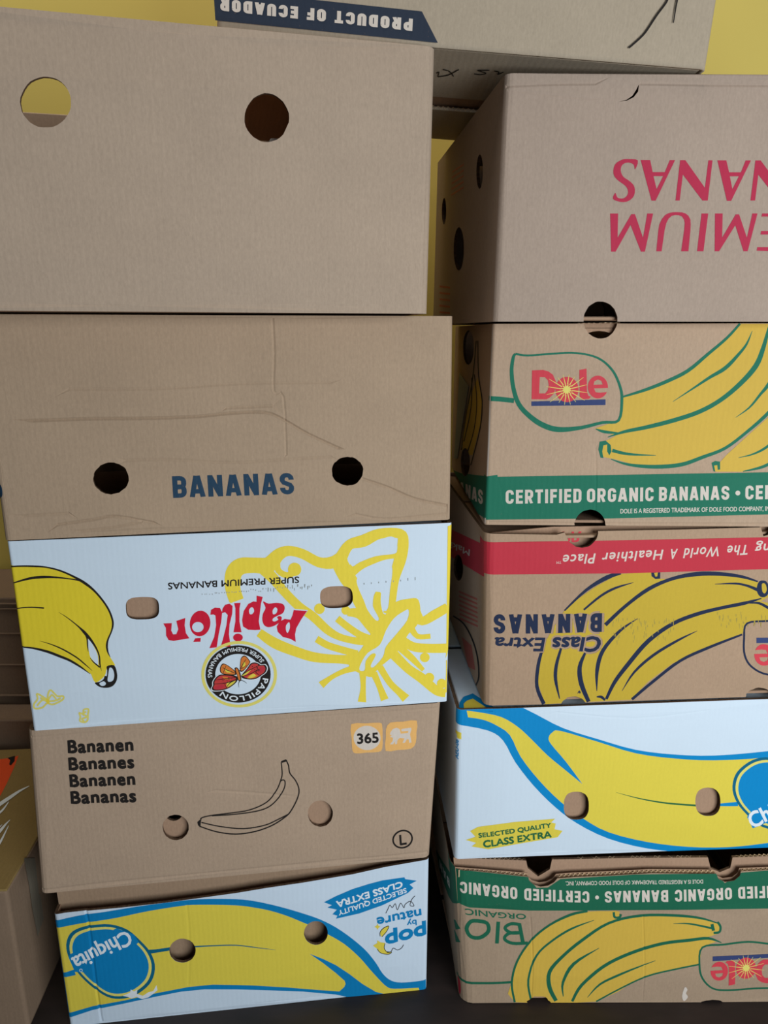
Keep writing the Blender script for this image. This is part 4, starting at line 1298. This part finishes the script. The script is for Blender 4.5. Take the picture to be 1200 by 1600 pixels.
b.lay('code_lettering', 'yellow_c', Jj([20, 152, 50, 155, 50, 180, 34, 178, 32, 166, 20, 164]))
b.hole(ellipse(899.5, 1257, 19.5, 22, 36, power=2.6, jag=.008, seed=17))
b.hole(ellipse(1105.5, 1252, 19.5, 22, 36, power=2.4, jag=.008, seed=18))
b.crease([(870, 1112), (990, 1121), (1100, 1110)], .002, .0002)
b.build(liner={'holes': []}, liner_depth=0.0075)

BLUE_BOX = b
# ==== right 5: bottom, green band ======================================================
kk_ = .4166667
Kk = lambda p: fr(700, 1350, kk_, p)
tp5 = Kk([6, 14, 30, 24, 100, 27, 300, 44, 302, 56, 318, 70, 345, 78, 372, 74, 395, 62, 408, 48, 470, 43, 600, 38, 760, 30, 1004, 32, 1010, 50, 1035, 62, 1070, 58, 1092, 42, 1098, 26, 1200, 22, 1820, 14])
b = Carton('torn_band_carton', 'worn brown carton with torn top edge and green band, bottom of the right stack', (0.103, 0.845), 0.3, ZR[0],
           [(704, 1356), None, None, (718, 1567)], zmax=ZR[1], mat='kraft_h', r=0.020, seed=10, phiL=88, right=(0.240, 0.0), top=tp5, th=0.0007, bulge=0.003)


def SK(p, w): return st_(Kk, kk_, p, w)


b.lay('banana_print', 'mustard', blob(Kk([250, 516, 237, 440, 250, 370, 290, 300, 350, 240, 430, 190, 510, 170, 600, 168, 640, 170, 642, 198, 720, 185, 830, 180, 930, 190, 1010, 215, 1012, 250, 960, 265, 1000, 282, 948, 300, 935, 362, 850, 385, 700, 430, 555, 514]), 2))
for p, w in [([250, 516, 238, 440, 258, 360, 310, 280, 380, 220, 460, 180, 520, 168], [8, 8, 8, 8, 8, 10, 8]), ([310, 505, 300, 430, 330, 340, 390, 280, 460, 235, 545, 203], [8, 8, 8, 8, 8, 2]),
             ([405, 512, 380, 460, 380, 400, 430, 340, 500, 280, 600, 215, 720, 185, 850, 182, 940, 192, 1005, 212], [14, 16, 14, 12, 12, 10, 10, 10, 8, 4]), ([432, 495, 430, 440, 470, 370, 565, 310], [3, 10, 12, 2]),
             ([465, 514, 500, 450, 580, 380, 680, 330, 800, 290, 900, 275, 970, 268, 1020, 285], [10, 12, 12, 12, 12, 12, 10, 3]), ([522, 498, 570, 445, 650, 405, 775, 355], [2, 8, 8, 2]),
             ([555, 514, 640, 465, 740, 415, 850, 385, 940, 365], 6), ([840, 213, 900, 213, 990, 232], [2, 6, 8]), ([1005, 208, 1016, 225, 1012, 245, 990, 248], 9), ([984, 215, 990, 240], 12), ([618, 172, 622, 192, 640, 192, 645, 180], 9)]:
    b.lay('banana_outline', 'green_b', SK(p, w))
b.lay('leaf_frame', None, Kk([945, 300, 938, 370, 950, 420, 990, 460, 1050, 468, 1150, 460, 1300, 445, 1400, 380, 1330, 300, 1200, 290, 1120, 282, 1030, 290]))
b.lay('leaf_frame', 'green_b', SK([1400, 330, 1300, 300, 1200, 290, 1120, 283, 1030, 292, 948, 302, 938, 370, 950, 420, 990, 460, 1050, 468, 1150, 462, 1300, 455, 1420, 420], 7))
b.lay('frame_line', 'green_b', SK([10, 447, 140, 442, 238, 437], 9))
sun_logo(b, lambda p: [(700 + kk_ * (1310 - x * .71), 1350 + kk_ * (603 - y * .69 - (1310 - x * .71 - 1010) * .03)) for x, y in zip(p[::2], p[1::2])], .75, True, 'navy_c')
b.lay('green_band', 'green_b', [(672, 1330), (690, 1345), (716, 1362), (716, 1412), (700, 1400), (684, 1372), (672, 1352)], side=True)
b.lay('green_band', 'green_b', Kk([-60, -15, 6, 10, 30, 22, 100, 28, 300, 45, 330, 82, 372, 80, 420, 50, 700, 34, 1000, 30, 1035, 66, 1100, 30, 1200, 24, 1820, 16, 1820, 158, 1200, 160, 900, 160, 600, 165, 300, 166, 80, 160, 30, 148, 10, 130, -60, 60]))
for s_, g in (('ORGANIC', [258, 82, 45, 66]), ('CERTIFIED', [526, 93, 284, 84]), ('BANANAS', [820, 88, 584, 93]), ('ORGANIC', [1060, 82, 845, 87]), ('CERTIFIED', [1330, 76, 1084, 81])):
    x0, y0, x1, y1 = g
    b.lay('band_lettering|%d' % x0, 'pale', block(s_, *Kk([x0, y0, x1, y1, x0, y0 + 42, x1, y1 + 42]), T=.20, gap=.15))
b.lay('band_lettering', 'pale', ellipse(*Kk([555, 115])[0], 3, 3, 14))
b.lay('small_lettering', 'pale', text('DOLE IS A REGISTERED TRADEMARK OF DOLE FOOD COMPANY, INC.', *Kk([952, 52, 438, 58, 952, 65, 438, 72]), bold=.12))
b.lay('bio_lettering', 'green_b', text('ORGANIC', *Kk([290, 180, 64, 165, 290, 199, 66, 187]), bold=.3))
b.lay('bio_lettering', 'green_b', SK([110, 208, 145, 215, 150, 245, 120, 270, 85, 268, 70, 240, 85, 212, 112, 208], 14))
b.lay('bio_lettering', 'green_b', SK([187, 208, 182, 290], 14))
b.lay('bio_lettering', 'green_b', SK([266, 218, 280, 290], 14))
b.lay('bio_lettering', 'green_b', SK([272, 220, 235, 216, 212, 232, 235, 250, 270, 250], 12))
b.lay('bio_lettering', 'green_b', SK([270, 250, 228, 252, 210, 272, 240, 290, 298, 290], 12))
b.lay('bio_lettering', 'green_b', Kk([6, 240, 22, 230, 47, 247, 22, 268]))
b.lay('bio_lettering', 'green_b', Kk([6, 285, 14, 274, 47, 300, 18, 320]))
b.lay('red_mark', 'red_b', blob(Kk([24, 452, 40, 456, 44, 490, 38, 512, 28, 506]), 3))
b.lay('scuff_mark', 'pale', blob(Kk([885, 455, 895, 465, 890, 480, 898, 495, 884, 512, 876, 490]), 3))
b.hole(ellipse(*Kk([340, 521])[0], 18, 11, 26, jag=.1, seed=20))
b.hole(ellipse(*Kk([990, 522])[0], 19, 6, 24, jag=.06, seed=21))
b.lay('band_lettering', 'pale', block('BAN', (706, 1371), (682, 1345), (706, 1386), (682, 1360)), side=True)
b.crease([(828, 1430), (832, 1500), (830, 1564)], .002, .0007)
b.crease([(1003, 1425), (1006, 1500), (1004, 1564)], .002, .0005)
b.build(top_panel=False)
# second face of the torn board and the wavy core between the two
tpi = Kk([28, 20, 100, 25, 300, 42, 302, 56, 318, 70, 345, 78, 372, 74, 395, 62, 408, 46, 470, 41, 600, 36, 760, 28, 1004, 30, 1010, 50, 1035, 62, 1070, 58, 1092, 42, 1098, 24, 1200, 20, 1820, 12])
b.liner({'top': tpi}, 0.0045, 'kraft_in', 'inner_board', th=0.0007)
b.fluting(Kk([40, 25, 100, 28, 298, 44]), 0.0008)
b.fluting(Kk([412, 48, 470, 43, 600, 38, 760, 30, 1002, 31]), 0.0008)
b.fluting(Kk([1102, 26, 1200, 22, 1400, 20]), 0.0008)
b.liner({'lim': ZR[1] - .001, 'top': Kk([24, -2, 300, 12, 306, 40, 345, 72, 390, 45, 398, 8, 700, 2, 990, 0, 1000, 40, 1035, 56, 1075, 40, 1084, 0, 1200, -6, 1810, -14])}, 0.013, 'kraft_in')
b.fluting(Kk([30, -2, 298, 12]), 0.0132, 0.004)
b.fluting(Kk([402, 8, 700, 2, 985, 0]), 0.0132, 0.004)
b.fluting(Kk([1090, 0, 1200, -6, 1400, -8]), 0.0132, 0.004)
slab('top_flap', [(0.02, 0.06, ZR[1] - 0.009), (0.52, 0.06, ZR[1] - 0.009), (0.52, 0.36, ZR[1] - 0.009), (0.02, 0.36, ZR[1] - 0.009)], 0.004, M['kraft_in'], b.root)

# ==== the carton lying across both stacks =============================================
p0 = np.array([-0.172, 0.815, 1.2885]); p1 = np.array([0.337, 0.822, 1.2545])
T0 = thing('banded_carton', 'large brown carton with navy upside-down lettering band, lying across both stacks at the top', 'cardboard box', tuple(p0), math.atan2(p1[1] - p0[1], p1[0] - p0[0]))
tilt = -math.atan2(p0[2] - p1[2], p1[0] - p0[0])
T0.rotation_euler = (0, -tilt, T0.rotation_euler[2])
mw = Matrix.Translation(Vector(p0)) @ T0.rotation_euler.to_matrix().to_4x4()
mi = mw.inverted()


def tray_xy(px, py, plane='front'):
    o = mi @ Vector((0, 0, CAMZ))
    dd = (mi.to_3x3() @ Vector(tuple(ray(px, py))))
    kq = -o.y / dd.y if plane == 'front' else (-0.001 - o.z) / dd.z
    P = o + kq * dd
    return (P.x, P.z) if plane == 'front' else (P.x, P.y)


TW = float(np.linalg.norm(p1 - p0)); TH, TD = 0.25, 0.345
bm = bmesh.new()


def rounded_sleeve(W, D, H, r, th):
    prof = []
    for cx, cy, a0 in ((r, r, 180), (W - r, r, 270), (W - r, D - r, 0), (r, D - r, 90)):
        for i in range(6):
            a = math.radians(a0 + 90 * i / 5)
            prof.append((cx + r * math.cos(a), cy + r * math.sin(a), math.cos(a), math.sin(a)))
    n = len(prof)
    verts, faces, uv = [], [], []
    zs = [0, 0.004, H * .25, H * .5, H * .75, H - .004, H]
    acc = 0
    us = []
    for i, p in enumerate(prof):
        us.append(acc)
        q2 = prof[(i + 1) % n]
        acc += math.hypot(q2[0] - p[0], q2[1] - p[1])
    for inner in (0, 1):
        for z in zs:
            for i, (x, y, nx, ny) in enumerate(prof):
                o = -th if inner else 0.0015 * noise.noise(Vector((x * 6, y * 6 + 4, z * 6)))
                verts.append((x + nx * o, y + ny * o, z)); uv.append((us[i], z))
    R = len(zs)
    for j in range(R - 1):
        for i in range(n):
            a, c = j * n + i, j * n + (i + 1) % n
            faces.append((a, c, c + n, a + n))
            a2, c2 = a + R * n, c + R * n
            faces.append((c2, a2, a2 + n, c2 + n))
    for i in range(n):
        i2 = (i + 1) % n
        faces.append((i2, i, i + R * n, i2 + R * n))
        t_ = (R - 1) * n
        faces.append((t_ + i, t_ + i2, t_ + i2 + R * n, t_ + i + R * n))
    return verts, faces, uv


v_, f_, u_ = rounded_sleeve(TW, TD, TH, 0.007, 0.004)
mesh_obj('board_sleeve', v_, f_, [M['kraft_g']], T0, None, u_, True)


def flat_print(name, mat, loops, parent, conv, y):
    loops = [[conv(*p) for p in l] for l in loops]
    V, E = [], []
    for l in loops:
        i0 = len(V)
        V += [Vector((a * 1000, b_ * 1000)) for a, b_ in l]
        E += [(i0 + i, i0 + (i + 1) % len(l)) for i in range(len(l))]
    vo, _, fo, _, _, _ = delaunay_2d_cdt(V, E, [], 0, 0.004)
    P = np.array([(v.x / 1000, v.y / 1000) for v in vo])
    T = np.array([f for f in fo if len(f) == 3])
    T = T[winding(P[T].mean(1), loops, False)]
    return mesh_obj(name, [y(a, c) for a, c in P], T.tolist(), [M[mat]], parent, None, [tuple(x) for x in P])


zl = min(BLUE_BOX.q[0][1], BLUE_BOX.q[1][1]) - 0.003


def on_blue_lid(px, py):
    c = BLUE_BOX
    rr = ray(px, py)
    kq = (c.A[2] + zl - CAMZ) / rr[2]
    P = np.array([0, 0, CAMZ]) + kq * rr - c.A
    return (float(P @ c.d), float(-(P @ c.n)))


def on_lid_z(dz): return lambda a, c: (a, c, zl + dz)


flat_print('lid_outline', 'blue', [fr(660, 860, .2625, [212, 950, 222, 905, 245, 872, 300, 852, 420, 930, 420, 960])], BLUE_BOX.root, on_blue_lid, on_lid_z(.0003))
flat_print('lid_banana', 'yellow_c', [fr(660, 860, .2625, [248, 952, 246, 915, 262, 898, 300, 884, 400, 950])], BLUE_BOX.root, on_blue_lid, on_lid_z(.0006))
fy = lambda a, c: (a, -0.0018, c)
fy2 = lambda a, c: (a, -0.0023, c)
flat_print('navy_band', 'navy', [[(334, -16), (659, 19), (684, 68), (337, 33)]], T0, tray_xy, fy)
flat_print('band_lettering', 'pale', block('PRODUCT OF ECUADOR', (645, 31), (345, -1), (644, 50), (345, 18), T=.25, gap=.17), T0, tray_xy, fy2)
M6 = lambda p: fr(940, 0, .2166667, p)
flat_print('marker_stroke', 'ink', st_(M6, .21667, [520, -140, 490, -50, 470, 5, 450, 40, 390, 120, 310, 240, 245, 305, 192, 350], 13), T0, tray_xy, fy)
flat_print('marker_stroke', 'ink', st_(M6, .21667, [545, -60, 541, 0, 530, 60, 513, 170], [10, 11, 10, 7]), T0, tray_xy, fy)
slab('bottom_flap', [(0.005, 0.004, 0.000), (TW - .005, 0.004, 0.000), (TW - .005, 0.155, 0.000), (0.005, 0.155, 0.000)], 0.004, M['kraft_g'], T0)
slab('bottom_flap', [(0.005, 0.20, -0.001), (TW - .005, 0.20, -0.001), (TW - .005, TD - .005, -0.001), (0.005, TD - .005, -0.001)], 0.004, M['kraft_g'], T0)
slab('inner_board', [(0.006, 0.10, 0.0055), (TW - .006, 0.10, 0.0055), (TW - .006, 0.25, 0.0055), (0.006, 0.25, 0.0055)], 0.003, M['kraft_in'], T0)
Y4 = lambda p: fr(640, 40, 220 / 1200, p)
for p in ([240, 440, 330, 425, 420, 378], [285, 378, 340, 395, 375, 438], [230, 410, 250, 400, 240, 440], [550, 415, 600, 422, 650, 412, 620, 398, 580, 385, 680, 385], [720, 390, 760, 400, 750, 420, 800, 400]):
    flat_print('marker_lettering', 'ink', st_(Y4, 220 / 1200, p, 9), T0, lambda a, c: tray_xy(a, c, 'under'), lambda a, c: (a, c, -0.0006))
zig_v, zig_f = [], []
for i in range(420):
    x = 0.01 + i * 0.0011
    z = -0.0008 + 0.0034 * (0.5 + 0.5 * math.sin(2 * math.pi * x / 0.0066))
    zig_v += [(x, 0.1985, z), (x, 0.2, z), (x, 0.1985, z + .0006), (x, 0.2, z + .0006)]
    if i:
        a, c = 4 * i - 4, 4 * i
        zig_f += [(a, c, c + 2, a + 2), (a, a + 1, c + 1, c)]
mesh_obj('corrugated_core', zig_v, zig_f, [M['flute']], T0)

# ==== things at the lower left =========================================================
def plain_carton(name, label, x0, x1, y0, y1, z0, z1, mat, rz=0.0, grooves=()):
    t = thing(name, label, 'cardboard box', ((x0 + x1) / 2, y0, z0), rz)
    W, D, H = x1 - x0, y1 - y0, z1 - z0
    o = W / 2
    v, f, u = rounded_sleeve(W, D, H, 0.006, 0.004)
    s = mesh_obj('board_sleeve', [(a - o, c, d) for a, c, d in v], f, [M[mat]], t, None, u, True)
    slab('bottom_flap', [(-o + .004, .004, .002), (o - .004, .004, .002), (o - .004, D - .004, .002), (-o + .004, D - .004, .002)], 0.004, M['kraft_in'], t)
    return t, W, D, H


# A: closed box with brush print on its lid
t, W, D, H = plain_carton('brush_print_carton', 'low tan carton at lower left with orange and white brush print on its lid', -0.98, -0.520, 0.79, 1.14, 0.0, 0.24, 'kraft_dull', math.radians(4))
o = W / 2
slab('top_flap', [(-o + .001, .001, H - .001), (o - .001, .001, H - .001), (o - .001, D * .995, H - .001), (-o + .001, D * .995, H - .001)], 0.0035, M['kraft_tan'], t)
mwA = Matrix.Translation(t.location) @ t.rotation_euler.to_matrix().to_4x4()
miA = mwA.inverted()


def on_lid(px, py):
    oo = miA @ Vector((0, 0, CAMZ))
    dd = miA.to_3x3() @ Vector(tuple(ray(px, py)))
    kq = (H + .003 - oo.z) / dd.z
    P = oo + kq * dd
    return (P.x, P.y)


def on_side(px, py):
    oo = miA @ Vector((0, 0, CAMZ))
    dd = miA.to_3x3() @ Vector(tuple(ray(px, py)))
    kq = (o + .0005 - oo.x) / dd.x
    P = oo + kq * dd
    return (P.y, P.z)


Q2 = lambda p: fr(0, 1100, 140 / 830, p)
lidz = lambda a, c: (a, c, H + .0029)
flat_print('brush_print', 'orange_red', [Q2([-260, 520, 0, 510, 100, 500, 172, 478, 120, 610, 60, 740, 5, 845, -260, 1000])], t, on_lid, lidz)
flat_print('brush_outline', 'ink', [Q2([70, 500, 140, 480, 135, 530, 100, 570, 85, 560, 95, 520])], t, on_lid, lambda a, c: (a, c, H + .0033))
for p, w in [([-120, 1010, 0, 930, 90, 870, 180, 810, 272, 762], [40, 34, 30, 20, 4]), ([-60, 1050, 20, 990, 80, 910], [20, 18, 6]), ([-80, 1260, 0, 1180, 60, 1110, 95, 1075], [34, 28, 14, 3]), ([-40, 1340, 10, 1270, 80, 1130], [24, 20, 5]), ([-20, 1160, 20, 1120], [14, 4])]:
    flat_print('white_brush_print', 'white_ink', st_(Q2, 140 / 830, p, w), t, on_lid, lambda a, c: (a, c, H + .0037))
Q3 = lambda p: fr(0, 1350, 140 / 896, p)
tape_px = Q3([235, 0 - 60, 345, -60, 385, 300, 405, 330, 432, 545, 372, 722, 318, 440, 290, 230])
flat_print('tape_strip', 'tape', [tape_px], t, on_side, lambda a, c: (o + .0012, a, c))
# B: carton edge standing right behind it
t2, W, D, H = plain_carton('narrow_carton', 'dull brown carton edge standing behind the brush-printed lid at lower left', -1.06, -0.575, 1.165, 1.222, 0.0, 0.290, 'kraft_dull')
slab('top_flap', [(-W / 2 + .003, .003, H - .003), (W / 2 - .003, .003, H - .003), (W / 2 - .003, D - .003, H - .003), (-W / 2 + .003, D - .003, H - .003)], 0.003, M['kraft_dull'], t2)
# C: tall ribbed board behind
t3, W, D, H = plain_carton('ribbed_carton', 'tall brown carton with horizontal fold lines, at the far left behind the stack', -1.15, -0.62, 1.235, 1.40, 0.0, 0.505, 'kraft_dull')
slab('top_flap', [(-W / 2 + .003, .003, H - .003), (W / 2 - .003, .003, H - .003), (W / 2 - .003, D - .003, H - .003), (-W / 2 + .003, D - .003, H - .003)], 0.003, M['kraft_dull'], t3)
for i, z in enumerate((H - .014, H - .024, H - .075, H - .14, H - .205, H - .235)):
    yy = -0.0035 if i in (0, 1, 4) else -0.002
    slab('fold_ridge', [(-W / 2 + .002, yy, z), (W / 2 - .002, yy, z), (W / 2 - .002, 0.001, z), (-W / 2 + .002, 0.001, z)], 0.004, M['kraft_dull'], t3)
